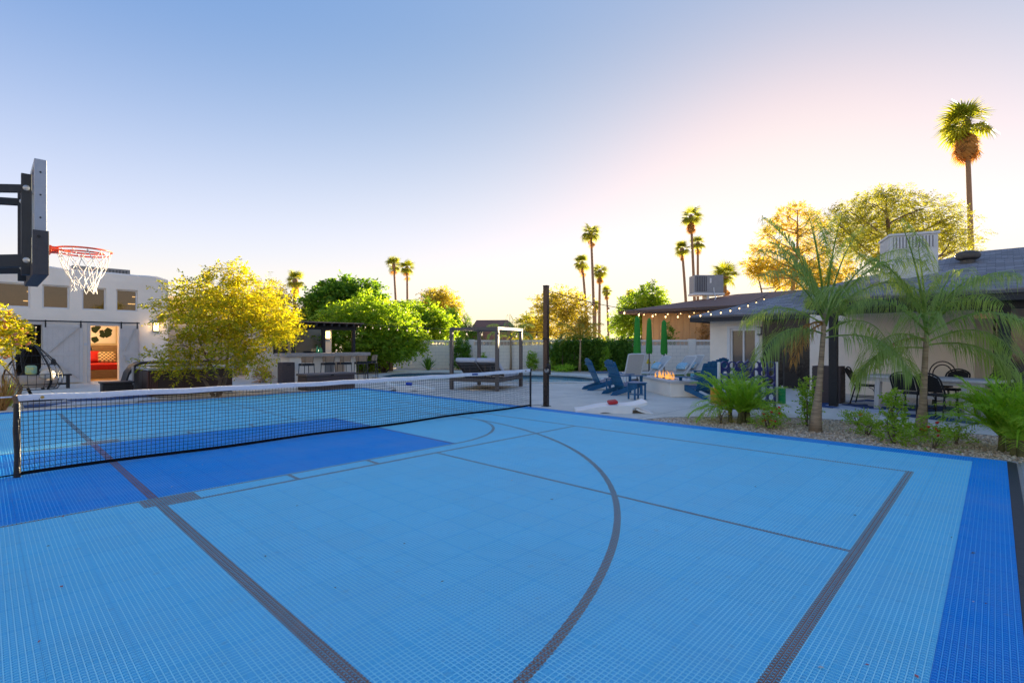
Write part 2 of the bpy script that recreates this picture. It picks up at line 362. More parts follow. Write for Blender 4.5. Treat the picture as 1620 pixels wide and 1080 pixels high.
# ------------------------------------------------------------------ pickleball net
netw = mat('white_net_tape', (.78,.78,.80), .7, .06, 14, .5, 30); netk = mat('black_net_cord', (.010,.010,.011), .9, spec=.1)
sleeve = mat('black_vinyl_sleeve', (.012,.012,.014), .38, .3, 20, .6, 45); brass = mat('brass_grommet', (.55,.38,.12), .3, metal=1)
P0, P1 = Vector((.26, 7.66, 0)), Vector((8.74, 7.76, 0)); NL = (P1-P0).length
net = thing('sports_net', 'low black game net with white top band stretched across the blue court', 'net', P0, math.atan2(P1.y-P0.y, P1.x-P0.x))
def ntop(s): t = s/NL; return .885 - .015*t - .05*4*t*(1-t)*.6 + .004*math.sin(s*7)
def nbot(s): return .035 + .008*math.sin(s*2.3)
def nyo(s, z): return .02*math.sin(s*1.1+z*2)*math.sin(math.pi*s/NL)
b = B(); N = 60; prof = []
for i in range(N+1):
    s = NL*i/N; zt = ntop(s); wv = .004*math.sin(i*2.1)+.003*math.sin(i*.9)
    prof.append([(s, nyo(s, zt)-.007+wv, zt-.064), (s, nyo(s, zt)-.010, zt-.02), (s, nyo(s, zt), zt+.004), (s, nyo(s, zt)+.010, zt-.02), (s, nyo(s, zt)+.007+wv, zt-.064)])
vs = [p for r in prof for p in r]
b.add(vs, [(i*5+k, (i+1)*5+k, (i+1)*5+k+1, i*5+k+1) for i in range(N) for k in range(4)])
band = obj('top_band', b, netw, net, smooth='all')
b = B()
for i in range(N):
    s0, s1 = NL*i/N, NL*(i+1)/N; b.bar((s0, nyo(s0, 0), nbot(s0)), (s1, nyo(s1, 0), nbot(s1)), .012, .036)
obj('bottom_tape', b, netk, net)
b = B(); pitch = .0445; ns = int(NL/pitch); rj = random.Random(2)
for i in range(1, ns):
    s = NL*i/ns; z0, z1 = nbot(s), ntop(s)-.05
    b.tube([(s+.006*math.sin(i*.7+k), nyo(s, z0+(z1-z0)*k/3)+.004*math.sin(i*1.3+k*2), z0+(z1-z0)*k/3) for k in range(4)], .0026, 4, cap=False)
rows = 17
for k in range(1, rows):
    pts = []
    for i in range(0, ns+1, 2):
        s = NL*i/ns; z0, z1 = nbot(s), ntop(s)-.05
        pts.append((s, nyo(s, z0+(z1-z0)*k/rows)+.003*math.sin(i*.8+k), z0+(z1-z0)*k/rows + .004*math.sin(i*.5+k*1.7)))
    b.tube(pts, .0026, 4, cap=False)
tag(obj('netting', b, netk, net), kind='stuff')
for s, r in ((0, .03), (NL, .022)):
    b = B(); b.tube([(s, 0, -.002), (s+.004, .004, .25), (s-.004, -.003, .5), (s, 0, .80 if s == 0 else .87)], [r*1.05, r*.95, r*1.05, r*.95], 10)
    obj('side_sleeve', b, sleeve, net, smooth=True)
b = B().tube([(0, 0, .78), (-.02, .0, .885)], .022, 10); obj('post_cap', b, mat('worn_brown_steel', (.18,.12,.08), .5, .4, 20, metal=.4), net, smooth=True)
for s in (.2, NL-.18): obj('grommet', B().lathe([(.017,-.002),(.017,.002),(.008,.002),(.008,-.002)], 14, M=Matrix.Rotation(R(90),4,'X')), brass, net, loc=(s, -.014+nyo(s,.8), ntop(s)-.035))
obj('tension_cord', B().tube([(-.0,0,.87), (-2.5,-.02,.875)], .008, 6), netw, net)
obj('base_cable', B().tube([(0,0,.03), (-.2,0,.024), (-.35,0,.02), (-2.5,-.02,.02)], .007, 6), netk, net)
obj('cable_clamp', B().box((-.17,0,.024), (.05,.018,.018)), brass, net, bevel=.003)
obj('anchor_cable', B().tube([(NL,0,.03), (NL+.45,-.03,.015)], .005, 5), netk, net)
obj('sponsor_tab', B().box((NL-1.75, -.0135+nyo(NL-1.75,.8), ntop(NL-1.75)-.03), (.16,.003,.035)), mat('blue_tab', (.02,.06,.25), .6), net)
# ------------------------------------------------------------------ ground, patio, pool
def fill(loops, z, cut=None):
    bm = bmesh.new()
    for lp in loops:
        vs = [bm.verts.new((p[0], p[1], z)) for p in lp]
        for i in range(len(vs)): bm.edges.new((vs[i-1], vs[i]))
    bmesh.ops.triangle_fill(bm, use_beauty=True, use_dissolve=False, edges=bm.edges[:])
    bmesh.ops.recalc_face_normals(bm, faces=bm.faces)
    if bm.faces and sum(f.normal.z for f in bm.faces) < 0: bmesh.ops.reverse_faces(bm, faces=bm.faces)
    return bm
def smooth_loop(pts, n=6):
    out = []; N = len(pts)
    for i in range(N):
        p0, p1, p2, p3 = (Vector(pts[(i+k-1) % N][:2]) for k in range(4))
        for k in range(n):
            t = k/n; out.append(tuple(.5*((2*p1)+(p2-p0)*t+(2*p0-5*p1+4*p2-p3)*t*t+(3*p1-p0-3*p2+p3)*t**3)))
    return out
def tomesh(bm, name):
    me = bpy.data.meshes.new(name); bm.to_mesh(me); bm.free(); return me
pool_px = [(600,596),(622,590.5),(660,588.6),(700,588.2),(760,590),(830,591.5),(890,593),(930,596),(952,600),(938,603.8),(890,604.6),(830,604.2),(770,603.2),(710,601),(650,600)]
pool_loop = smooth_loop([G(*p) for p in pool_px])
gravel_m = mat('tan_gravel_ground', (.52,.40,.30), .95, 0, 30, .8, 160, col2=(.72,.59,.47))
bm = fill([[(-700,-700),(700,-700),(700,700),(-700,700)], pool_loop], -.034)
ground = tag(obj('ground', tomesh(bm, 'ground'), gravel_m), kind='structure')
conc = mat('pale_patio_concrete', (.70,.59,.46), .8, 0, 1.1, .25, 70, col2=(.86,.74,.59))
bed_edge = [(1700,698),(1620,690),(1559,685),(1468,677),(1394,666),(1320,661.5),(1270,659),(1200,657),(1110,657),(1050,658),(1018,661.5)]
outline = [(-9,15.45),(-9,25.1),(12.5,25.1)] + [tuple(G(px,py)[:2]) for px, py in ((560,592.5),(592,590),(618,586.5),(660,585),(705,584.7),(770,586),(850,587.5),(915,590),(965,593),(1000,594),(1100,596.5),(1124,603))] \
    + [(19.2,8.0),(19.2,-9)] + [(12.0,-9)] + [tuple(G(*p)[:2]) for p in bed_edge] + [(CU1+.06,7.2),(CU1+.06,15.45),(6.6,15.45),(6.4,16.7),(3.2,16.75),(2.6,15.45)]
def clip_slabs(parent, loops, z, th, u0, u1, v0, v1, su, sv, m, name='concrete_slab', gap=.006, offset=.0):
    base = fill(loops, z); j = 0; v = v0
    while v < v1:
        u = u0 + (offset if j % 2 else 0)
        while u < u1:
            b = base.copy()
            for co_, no in (((u+gap,0,0),(-1,0,0)), ((u+su-gap,0,0),(1,0,0)), ((0,v+gap,0),(0,-1,0)), ((0,v+sv-gap,0),(0,1,0))):
                bmesh.ops.bisect_plane(b, geom=b.verts[:]+b.edges[:]+b.faces[:], plane_co=co_, plane_no=no, clear_outer=True)
            if sum(f.calc_area() for f in b.faces) > .02: obj(name, tomesh(b, name), m, parent)
            else: b.free()
            u += su
        v += sv; j += 1
    base.free()
joint_m = mat('dark_concrete_joint', (.26,.255,.25), .95)
patio = tag(obj('patio', tomesh(fill([outline, pool_loop], -.027), 'patio'), joint_m), kind='structure')
clip_slabs(patio, [outline, pool_loop], -.022, .1, -9.3, 27, -9.3, 36, 3.6, 3.6, conc, offset=1.3)
side = tag(obj('path', B().b2(-6, 12, -7, CV0-.12, -.06, -.03), mat('beige_side_path', (.50,.43,.35), .85, .12, 2, .2, 60)), kind='structure')
# pool shell, waterline tiles and water
mosaic = mat('blue_mosaic_tile', (.03,.06,.10), .25, 0, 40, col2=(.10,.19,.24))
n = len(pool_loop); b = B()
b.add([(x, y, -.045) for x, y in pool_loop]+[(x, y, -.4) for x, y in pool_loop], [(i, (i+1) % n, (i+1) % n+n, i+n) for i in range(n)])
pool = thing('swimming_pool', 'free-form swimming pool with pale coping in front of the white block wall', 'pool')
obj('waterline_tile', b, mosaic, pool)
cen = sum((Vector(p) for p in pool_loop), Vector((0,0)))/n
cop = []
for i, p in enumerate(pool_loop):
    t = (Vector(pool_loop[(i+1) % n])-Vector(pool_loop[i-1])).normalized(); nn = Vector((t.y, -t.x))
    if nn.dot(Vector(p)-cen) < 0: nn = -nn
    cop.append((Vector(p)-nn*.03, Vector(p)+nn*.30))
for i in range(0, n, 3):
    vs = []; ks = [i, i+1, i+2, i+3]
    for k in ks:
        a, c = cop[k % n]
        vs += [(a.x,a.y,-.045),(a.x,a.y,.028),(c.x,c.y,.028),(c.x,c.y,-.02)]
    fs = [(j*4+q, (j+1)*4+q, (j+1)*4+q+1, j*4+q+1) for j in range(3) for q in range(3)] + [(0,1,2,3),(12,15,14,13)]
    obj('coping_stone', B().add(vs, fs), mat('cream_coping_stone', (.62,.60,.54), .75, .08, 5, .15, 80), pool)
wm = bpy.data.materials.new('pool_water'); wm.use_nodes = True
p = wm.node_tree.nodes['Principled BSDF']; p.inputs['Base Color'].default_value = (.22,.50,.52,1); p.inputs['Roughness'].default_value = .06; p.inputs['IOR'].default_value = 1.33
nz = wm.node_tree.nodes.new('ShaderNodeTexNoise'); nz.inputs['Scale'].default_value = 3; bp = wm.node_tree.nodes.new('ShaderNodeBump'); bp.inputs['Strength'].default_value = .25; bp.inputs['Distance'].default_value = .05
wm.node_tree.links.new(nz.outputs['Fac'], bp.inputs['Height']); wm.node_tree.links.new(bp.outputs[0], p.inputs['Normal'])
water = tag(obj('water', tomesh(fill([pool_loop], -.14), 'water'), wm), kind='structure')
turf_loop = [tuple(G(px,py)[:2]) for px, py in ((985,590.5),(1000,587.5),(1112,588.5),(1120,596),(1095,594.5),(1030,592.5))]
tf = tag(obj('lawn', tomesh(fill([turf_loop], -.012), 'lawn'), mat('green_turf', (.09,.17,.02), .9, .3, 40, .8, 200)), 'strip of green turf by the white block wall', kind='structure')

# ------------------------------------------------------------------ helpers for walls with openings
def wall_holes(b, us, zs, hole, v0, v1, axis='u'):
    """cells of a wall between faces v0 (front) and v1 (back); only exposed faces"""
    nu, nz_ = len(us)-1, len(zs)-1
    sol = [[not hole((us[i]+us[i+1])/2, (zs[j]+zs[j+1])/2) for j in range(nz_)] for i in range(nu)]
    def P(u, z, v): return (u, v, z) if axis == 'u' else (v, u, z)
    def q(*pts): b.add(list(pts), [(0,1,2,3)])
    g = lambda i, j: 0 <= i < nu and 0 <= j < nz_ and sol[i][j]
    for i in range(nu):
        for j in range(nz_):
            if not sol[i][j]: continue
            a, c, d, e = us[i], us[i+1], zs[j], zs[j+1]
            q(P(a,d,v0),P(c,d,v0),P(c,e,v0),P(a,e,v0)); q(P(c,d,v1),P(a,d,v1),P(a,e,v1),P(c,e,v1))
            if not g(i-1,j): q(P(a,d,v0),P(a,e,v0),P(a,e,v1),P(a,d,v1))
            if not g(i+1,j): q(P(c,d,v0),P(c,d,v1),P(c,e,v1),P(c,e,v0))
            if not g(i,j+1): q(P(a,e,v0),P(c,e,v0),P(c,e,v1),P(a,e,v1))
            if not g(i,j-1): q(P(a,d,v0),P(a,d,v1),P(c,d,v1),P(c,d,v0))
glass = mat('window_glass', (.10,.09,.08), .06, spec=.8, coat=.3)
black_metal = mat('black_metal', (.012,.012,.013), .45, .2, 20)
black_wood = mat('black_painted_wood', (.020,.019,.020), .6, .3, 10, .2, 60)
white_paint = mat('white_paint', (.76,.75,.74), .5, .04, 4)
cream = mat('cream_door_paint', (.60,.56,.52), .6, .05, 5, .1, 40)

# ------------------------------------------------------------------ guest house with barn doors (left)
FV = 25.0
gh = thing('guest_house', 'white stucco guest house with clerestory windows and sliding barn doors', 'building', (0,0,0))
wins = [(-2.55,-.85),(-.35,1.25)] + []
def pu(px): return onv(px, FV)[0]
wpx = [(-70,48),(67,110),(130,168),(184,218)]
wz0, wz1 = 2.76, 3.62
wr = [(pu(a), pu(c)) for a, c in wpx]
opn = [(pu(25), pu(66)), (pu(143), pu(188))]; oz = 2.16
EU = pu(266)
us = sorted(set([-9, EU] + [x for r in wr+opn for x in r])); zs = [-.03, .02, oz, wz0, wz1, 3.9]
hole = lambda u, z: any(a < u < c for a, c in wr) and wz0 < z < wz1 or any(a < u < c for a, c in opn) and .02 < z < oz
b = B(); wall_holes(b, us, zs, hole, FV, FV+.32)
obj('wall', b, white_wall, gh)
# parapet that dips a little towards the corner, rounded top
b = B(); N = 40; prof = []
for i in range(N+1):
    u = -9 + (EU+9)*i/N; top = 4.36 - .022*(u+1) + .025*math.sin(u*1.7) + .015*math.sin(u*4.1)
    if i == N: top -= .06
    prof += [(u, FV-.002, 3.9), (u, FV-.002+.02, top-.06), (u, FV+.07, top-.012), (u, FV+.16, top), (u, FV+.25, top-.012), (u, FV+.322, top-.07), (u, FV+.322, 3.9)]
b.add(prof, [(i*7+k, (i+1)*7+k, (i+1)*7+k+1, i*7+k+1) for i in range(N) for k in range(6)] + [tuple(N*7+k for k in range(7))])
obj('parapet', b, white_wall, gh, smooth=True)
obj('end_wall', B().b2(EU-.3, EU-.002, FV+.322, FV+7, -.03, 4.1), white_wall, gh, bevel=.03)
obj('back_wall', B().b2(-9, EU-.3, FV+6.8, FV+7, -.03, 4.0), white_wall, gh)
obj('roof', B().b2(-9, EU-.3, FV+.322, FV+6.8, 3.80, 3.9), mat('pale_flat_roof', (.5,.48,.45), .9), gh)
smoked = bpy.data.materials.new('smoked_window_glass'); smoked.use_nodes = True
gn, gl0 = smoked.node_tree.nodes, smoked.node_tree.links; gt = gn.new('ShaderNodeBsdfTransparent'); gt.inputs[0].default_value = (.62,.52,.40,1); gg = gn.new('ShaderNodeBsdfGlossy'); gg.inputs['Roughness'].default_value = .03; gg.inputs[0].default_value = (.9,.82,.72,1); gx = gn.new('ShaderNodeMixShader'); gf = gn.new('ShaderNodeFresnel'); gf.inputs[0].default_value = 1.9
gb = gn.new('ShaderNodeTexNoise'); gb.inputs['Scale'].default_value = 1.7; gbp = gn.new('ShaderNodeBump'); gbp.inputs['Strength'].default_value = .08; gl0.new(gb.outputs[0], gbp.inputs['Height']); gl0.new(gbp.outputs[0], gg.inputs['Normal'])
gl0.new(gf.outputs[0], gx.inputs[0]); gl0.new(gt.outputs[0], gx.inputs[1]); gl0.new(gg.outputs[0], gx.inputs[2]); gl0.new(gx.outputs[0], gn['Material Output'].inputs[0])
obj('loft_wall', B().b2(-8.9, EU-.31, FV+1.7, FV+1.75, 2.68, 3.79), mat('taupe_loft_wall', (.30,.22,.15), .9, .15, 2), gh)
for a, c in wr:
    w = obj('window', B().b2(a+.05, c-.05, FV+.16, FV+.172, wz0+.05, wz1-.05), smoked, gh)
    f = B(); 
    for (x0,x1,z0,z1) in ((a,c,wz0,wz0+.05),(a,c,wz1-.05,wz1),(a,a+.05,wz0+.05,wz1-.05),(c-.05,c,wz0+.05,wz1-.05)): f.b2(x0+.001,x1-.001,FV+.13,FV+.2,z0+.001,z1-.001)
    obj('window_frame', f, white_paint, w)
# strip lights that show behind the clerestory glass
for k, (px, z_, lb_) in enumerate(((37,3.40,'upper lit strip lamp behind the first clerestory window'),(31,3.05,'lower lit strip lamp behind the first clerestory window'),(211,3.42,'upper lit strip lamp behind the clerestory window nearest the corner'),(204,3.12,'lower lit strip lamp behind the clerestory window nearest the corner'))):
    u = pu(px); t = thing('strip_lamp', lb_, 'lamp', (u+.25, FV+1.0, z_))
    obj('housing', B().b2(-.13,.13,-.03,.03,.02,.05), black_metal, t); obj('tube', B().b2(-.12,.12,-.025,.025,-.015,.019), mat('warm_strip_glow', (1,.85,.6), .4, emit=.5, emitcol=(1,.78,.42)), t, bevel=.006)
# opening trims
for a, c in opn:
    f = B()
    for (x0,x1,z0,z1) in ((a-.10,a,.0,oz+.1),(c,c+.08,.0,oz+.1),(a,c,oz,oz+.1)): f.b2(x0,x1,FV-.03,FV-.001,z0,z1)
    obj('door_trim', f, cream, gh)
obj('barn_rail', B().b2(pu(18), pu(220), FV-.125, FV-.115, 2.27, 2.315), black_metal, gh)
def barn_door(u0, u1):
    z0, z1 = .03, 2.19; w = u1-u0; v = FV-.105
    d = obj('barn_door', B().b2(u0, u1, v+.012, v+.055, z0, z1), cream, gh)
    k = max(3, int(round(w/.17))); st = (w-.2)/k
    for i in range(k): obj('plank', B().b2(u0+.10+i*st+.004, u0+.10+(i+1)*st-.004, v+.004, v+.0115, z0+.10, z1-.10), cream, d)
    for (x0,x1,a,c) in ((u0,u0+.10,z0,z1),(u1-.10,u1,z0,z1),(u0+.10,u1-.10,z1-.12,z1),(u0+.10,u1-.10,z0,z0+.14),(u0+.10,u1-.10,1.02,1.14)):
        obj('rail', B().b2(x0+.001,x1-.001,v-.012,v+.0035,a,c), cream, d)
    for (za, zc) in ((1.15, z1-.13), (1.01, z0+.15)):
        obj('brace', B().bar((u0+.14, v-.004, za), (u1-.14, v-.004, zc), .014, .10, up=(0,1,0)), cream, d)
    for x in (u0+.06, u1-.06): obj('hanger', B().b2(x-.022, x+.022, v-.022, v-.013, 2.06, 2.33), black_metal, d)
    return d
barn_door(pu(68), pu(130.5)); barn_door(pu(188), pu(219))
obj('switch_plate', B().b2(pu(132.5), pu(138), FV-.012, FV-.001, 1.40, 1.50), white_paint, gh, bevel=.003)
obj('curtain', B().add([(pu(218)+.03*math.sin(k*1.3)+.05*(j/8)*(j%2), FV-.16+.02*math.sin(k), 2.0-1.55*j/8) for j in range(9) for k in range(4)] , [(j*4+k, j*4+k+1, (j+1)*4+k+1, (j+1)*4+k) for j in range(8) for k in range(3)]), mat('sheer_curtain', (.62,.55,.52), .9), gh, smooth=True)
# the room seen through the open door
plaster = mat('cream_plaster', (.66,.56,.40), .9)
lamp_c = (1, .66, .32)
b = B(); b.b2(1.9, 4.2, FV+4.2, FV+4.3, 0, 2.6); obj('room_wall', b, plaster, gh)
obj('room_wall', B().b2(1.8, 1.9, FV+.33, FV+4.3, 0, 2.6), plaster, gh); obj('room_wall', B().b2(5.0, 5.06, FV+.33, FV+4.3, 0, 2.6), plaster, gh)
obj('room_wall', B().b2(4.2, 5.0, FV+4.2, FV+4.3, 0, 2.6), plaster, gh)
obj('room_ceiling', B().b2(1.8, 5.06, FV+.33, FV+4.3, 2.6, 2.66), plaster, gh)
obj('room_floor', B().b2(-3, 5.06, FV+.001, FV+4.3, -.03, .015), mat('honey_wood_floor', (.30,.18,.08), .5, .2, 3, stretch=(1,8,1)), gh)
obj('dark_room_backing', B().b2(-3, 1.8, FV+1.4, FV+1.45, 0, 2.6), mat('dark_interior', (.03,.025,.02), .9), gh)  # near-black sheet standing in for the unlit room behind the doorway
bu = pu(160)
bed = thing('bed', 'low wooden bed with red cover seen through the open barn door', 'bed', (bu+.35, FV+2.9, 0.015))
woodm = mat('weathered_oak', (.22,.15,.09), .6, .3, 4, .2, 40, stretch=(1,1,9))
obj('base', B().b2(-1.2,1.1,-.95,.9,0,.36), woodm, bed, bevel=.01)
for k in range(5): obj('headboard_plank', B().b2(-1.3,1.3,1.02,1.06,.2+k*.24,.43+k*.24), woodm, bed, bevel=.004)
red = mat('red_bedding', (.42,.012,.010), .85, .1, 5, .4, 12)
obj('mattress', B().b2(-1.15,1.05,-.92,.95,.36,.62), red, bed, bevel=.06, seg=3)
rp = B().box((0,0,0),(.95,.30,.52)); tag(obj('red_pillow', rp, red, bevel=.12, seg=3, loc=(bu-.02, FV+3.55, .9), rot=(R(-20),0,0)), 'large red cushion leaning at the head of the bed', 'pillow')
plaid = bpy.data.materials.new('plaid_fabric'); plaid.use_nodes = True
pn = plaid.node_tree.nodes; ck = pn.new('ShaderNodeTexChecker'); ck.inputs['Scale'].default_value = 14; ck.inputs[1].default_value = (.08,.05,.03,1); ck.inputs[2].default_value = (.62,.50,.30,1)
tcx = pn.new('ShaderNodeTexCoord'); plaid.node_tree.links.new(tcx.outputs['Object'], ck.inputs[0]); plaid.node_tree.links.new(ck.outputs[0], pn['Principled BSDF'].inputs['Base Color'])
tag(obj('plaid_pillow', B().box((0,0,0),(.62,.22,.50)), plaid, bevel=.09, seg=3, loc=(bu+.62, FV+3.3, .88), rot=(R(-18),0,0)), 'brown and cream plaid cushion on the red bed', 'pillow')
art = thing('leaf_picture', 'framed picture of large dark leaves above the bed', 'picture', (bu+.55, FV+4.17, 1.85))
obj('board', B().b2(-.5,.5,-.012,.0,-.36,.5), white_paint, art)
lfb = B(); rr = random.Random(3)
for k in range(9):
    a = rr.uniform(0, 6.28); cx_, cz_ = rr.uniform(-.28,.3), rr.uniform(-.2,.36); r_ = rr.uniform(.09,.17)
    lfb.add([(cx_+r_*math.cos(a+t*2*math.pi/9)*(1 if t % 2 else .8), -.0135-.0006*k, cz_+r_*math.sin(a+t*2*math.pi/9)*(1 if t % 2 else .8)) for t in range(9)], [tuple(range(9))])
obj('leaf_print', lfb, mat('dark_leaf_print', (.012,.03,.012), .8), art)
wl_ = thing('wall_lamp', 'small dark lamp on the headboard behind the bed', 'lamp', (bu+.02, FV+3.9, 1.36))
obj('shade', B().lathe([(.17,-.12),(.05,.1),(.03,.2)], 12), black_metal, wl_, smooth=True); obj('bracket', B().bar((0,0,.16),(0,.06,.22),.02,.02), black_metal, wl_)
lb = thing('ceiling_lamp', 'glowing ceiling lamp inside the guest house bedroom', 'lamp', (3.0, FV+2.2, 2.45))
obj('globe', B().lathe([(.02,-.1),(.1,-.08),(.14,0),(.1,.08),(.03,.14)], 14), mat('warm_lamp_glow', (1,.8,.5), .5, emit=6, emitcol=lamp_c), lb, smooth=True)
pl = bpy.data.lights.new('room_light', 'POINT'); pl.energy = 15; pl.color = lamp_c; pl.shadow_soft_size = .15
po = bpy.data.objects.new('room_light', pl); C.objects.link(po); po.parent = lb; po.location = (0,0,-.25)
# sconces
glow = mat('lit_sconce_glass', (1,.82,.5), .4, emit=.9, emitcol=(1,.62,.25))
def sconce(name, label, loc, rz, s=1.0, power=1.0):
    t = thing(name, label, 'lamp', loc, rz)
    obj('frame', B().b2(-.10*s,.10*s,-.03,-.001,-.19*s,.19*s), black_metal, t, bevel=.006)
    for z in (-.18, .165): obj('cap', B().b2(-.105*s,.105*s,-.12,-.031,z*s,(z+.025)*s), black_metal, t)
    obj('glass', B().b2(-.085*s,.085*s,-.11,-.032,-.155*s,.163*s), glow, t)
    for x in (-.095,.095): obj('bar', B().b2((x-.01)*s,(x+.01)*s,-.118,-.108,-.154*s,.164*s), black_metal, t)
    obj('bar', B().b2(-.084*s,.084*s,-.118,-.1105,.06*s,.08*s), black_metal, t)
    l_ = bpy.data.lights.new('sconce_light', 'POINT'); l_.energy = power; l_.color = lamp_c; l_.shadow_soft_size = .08
    o = bpy.data.objects.new('sconce_light', l_); C.objects.link(o); o.parent = t; o.location = (0,-.22,0)
    return t
sconce('wall_sconce', 'lit black-framed sconce on the guest house wall', (pu(246), FV, 2.16), 0, 1.0)
ck_ = thing('round_thermometer', 'round copper dial on the guest house wall above the sconce', 'thermometer', (pu(256), FV, 2.52))
obj('dial', B().lathe([(.17,0),(.17,.03),(.13,.04),(.12,.03)], 20, M=Matrix.Rotation(R(90),4,'X')), mat('copper_dial', (.5,.27,.18), .4, metal=.5), ck_, smooth=True)
obj('hub', B().lathe([(.07,.031),(.07,.05)], 14, M=Matrix.Rotation(R(90),4,'X')), mat('dark_dial', (.06,.03,.02), .5), ck_)
hv = thing('rooftop_unit', 'grey slatted unit on the guest house roof behind the hoop net', 'air conditioner', (pu(180), FV+3.0, 3.9))
hvm = mat('grey_sheet_metal', (.22,.23,.24), .5, .1, 6)
obj('cabinet', B().b2(-1.0,.95,-.4,.4,0,.82), hvm, hv, bevel=.01)
for k in range(8): obj('slat', B().b2(-.02+k*.115,.03+k*.115,-.425,-.401,.1,.76), mat('dark_slat_metal', (.08,.09,.10), .5), hv)
# beige wing behind the tree
wing = thing('beige_wing', 'beige stucco wing behind the yellow feathery tree', 'building')
beige = mat('beige_stucco', (.62,.50,.38), .88, .05, 1.5, .25, 60)
obj('wall', B().b2(EU+.002, 10.2, FV+1.6, FV+2.0, -.03, 3.62), beige, wing, bevel=.04)
obj('pilaster', B().b2(8.15, 8.35, FV+1.45, FV+1.598, -.03, 2.6), white_paint, wing)
obj('downpipe', B().tube([(6.55,FV+1.55,0),(6.55,FV+1.55,3.5)], .04, 8), black_metal, wing)

# ------------------------------------------------------------------ outdoor kitchen: white building, bar, pergola
kt = thing('outdoor_kitchen', 'white outdoor kitchen building beside the bar counter', 'building')
b = B()
KV = 22.4
ku = lambda px: onv(px, KV)[0]
obj('wall', B().b2(ku(392), ku(432), KV, KV+.2, -.03, 2.45), white_wall, kt)
obj('wall', B().b2(ku(432), ku(449)+.15, KV, KV+.2, -.03, 1.02), white_wall, kt)
obj('wall', B().b2(ku(432), ku(449)+.15, KV, KV+.2, 2.1, 2.45), white_wall, kt)
obj('window_frame', B().b2(ku(432)+.001, ku(432)+.06, KV-.02, KV+.1, 1.02, 2.1).b2(ku(449)+.09, ku(449)+.15, KV-.02, KV+.1, 1.02, 2.1).b2(ku(432)+.06, ku(449)+.09, KV-.02, KV+.1, 1.02, 1.12), black_metal, kt)
obj('window_glass', B().b2(ku(432)+.06, ku(449)+.09, KV+.05, KV+.06, 1.12, 2.1), glass, kt)
obj('back_wall', B().b2(ku(452), 12.9, KV+3.0, KV+3.2, -.03, 2.4), beige, kt)
obj('return_wall', B().b2(ku(449)+.16, ku(449)+.3, KV+.0, KV+3.0, -.03, 2.35), beige, kt)
pw = B().b2(ku(514), ku(524.5), KV, KV+.25, -.03, 2.3); obj('pillar', pw, white_wall, kt, bevel=.01)
sconce('pillar_sconce', 'lit square sconce on the white pillar behind the bar', (ku(517.5), KV, 1.88), 0, 1.05)
bar = thing('bar_counter', 'white bar counter with a thick pale stone top', 'counter')
stone = mat('pale_granite', (.50,.45,.40), .4, 0, 30, col2=(.30,.26,.23))
BV = 19.4
obj('body', B().b2(8.2, 11.0, BV+.28, BV+.75, -.02, .965), white_wall, bar, bevel=.01)
obj('end_pier', B().b2(8.05, 8.75, BV-.02, BV+.76, -.02, .963), white_wall, bar, bevel=.01)
obj('countertop', B().b2(7.86, 11.45, BV-.12, BV+.95, .966, 1.10), stone, bar, bevel=.012)
obj('access_door', B().b2(9.62, 9.98, BV+.255, BV+.279, .12, .72), mat('grey_steel_door', (.25,.24,.23), .4), bar)
obj('access_door', B().b2(10.05, 10.45, BV+.255, BV+.279, .12, .72), mat('tan_access_door', (.50,.36,.24), .6), bar)
pg = thing('pergola', 'black timber pergola with a flat roof above the bar', 'pergola')
PV0, PV1 = 20.5, KV+3
pgu = lambda px: onv(px, PV0)[0]
for px in (463.5, 511.5, 559): obj('post', B().box((pgu(px), PV0, 1.02), (.13,.13,2.08)), black_wood, pg, bevel=.006)
obj('beam', B().b2(pgu(455), pgu(563), PV0-.075, PV0+.075, 2.061, 2.20), black_wood, pg, bevel=.004)
ra = pgu(440); rb_ = pgu(562)
for k in range(11):
    u = ra + (rb_-ra)*k/10; obj('rafter', B().b2(u-.04, u+.04, PV0-.5, PV1, 2.201, 2.33), black_wood, pg)
obj('roof_sheet', B().b2(ra-.3, rb_+.12, PV0-.55, PV1+.1, 2.332, 2.37), mat('tan_roof_sheet', (.30,.20,.14), .8, .15, 4), pg)
# things on the bar
for k, (px, hh, r_) in enumerate(((502,.28,.06),(507,.24,.055),(510,.20,.05))):
    u, _ = onv(px, BV+.5); t = obj('green_bottle', B().lathe([(r_,0),(r_,hh*.55),(r_*.45,hh*.75),(r_*.4,hh)], 12), mat('green_glass', (.05,.32,.10), .1, spec=.7), loc=(u, BV+.5+.05*k, 1.10), smooth=True)
    tag(t, ['tallest green glass bottle on the bar counter','middle green glass bottle on the bar counter','shortest green glass bottle on the bar counter'][k], 'bottle')
u, _ = onv(489, BV+.55); tr = thing('black_tray', 'low black tray on the bar counter', 'tray', (u, BV+.55, 1.10))
obj('dish', B().lathe([(.16,0),(.26,.05),(.25,.06),(.15,.02)], 16), black_metal, tr, smooth=True)
for k, px in enumerate((494.5, 498)):
    u, _ = onv(px, BV+.6); tag(obj('wooden_canister', B().lathe([(.05,0),(.052,.15),(.04,.16)], 12), mat('pale_bamboo', (.55,.38,.18), .6), loc=(u, BV+.6, 1.10), smooth=True), ['bamboo canister nearer the black tray on the bar','bamboo canister nearer the green bottles on the bar'][k], 'canister')

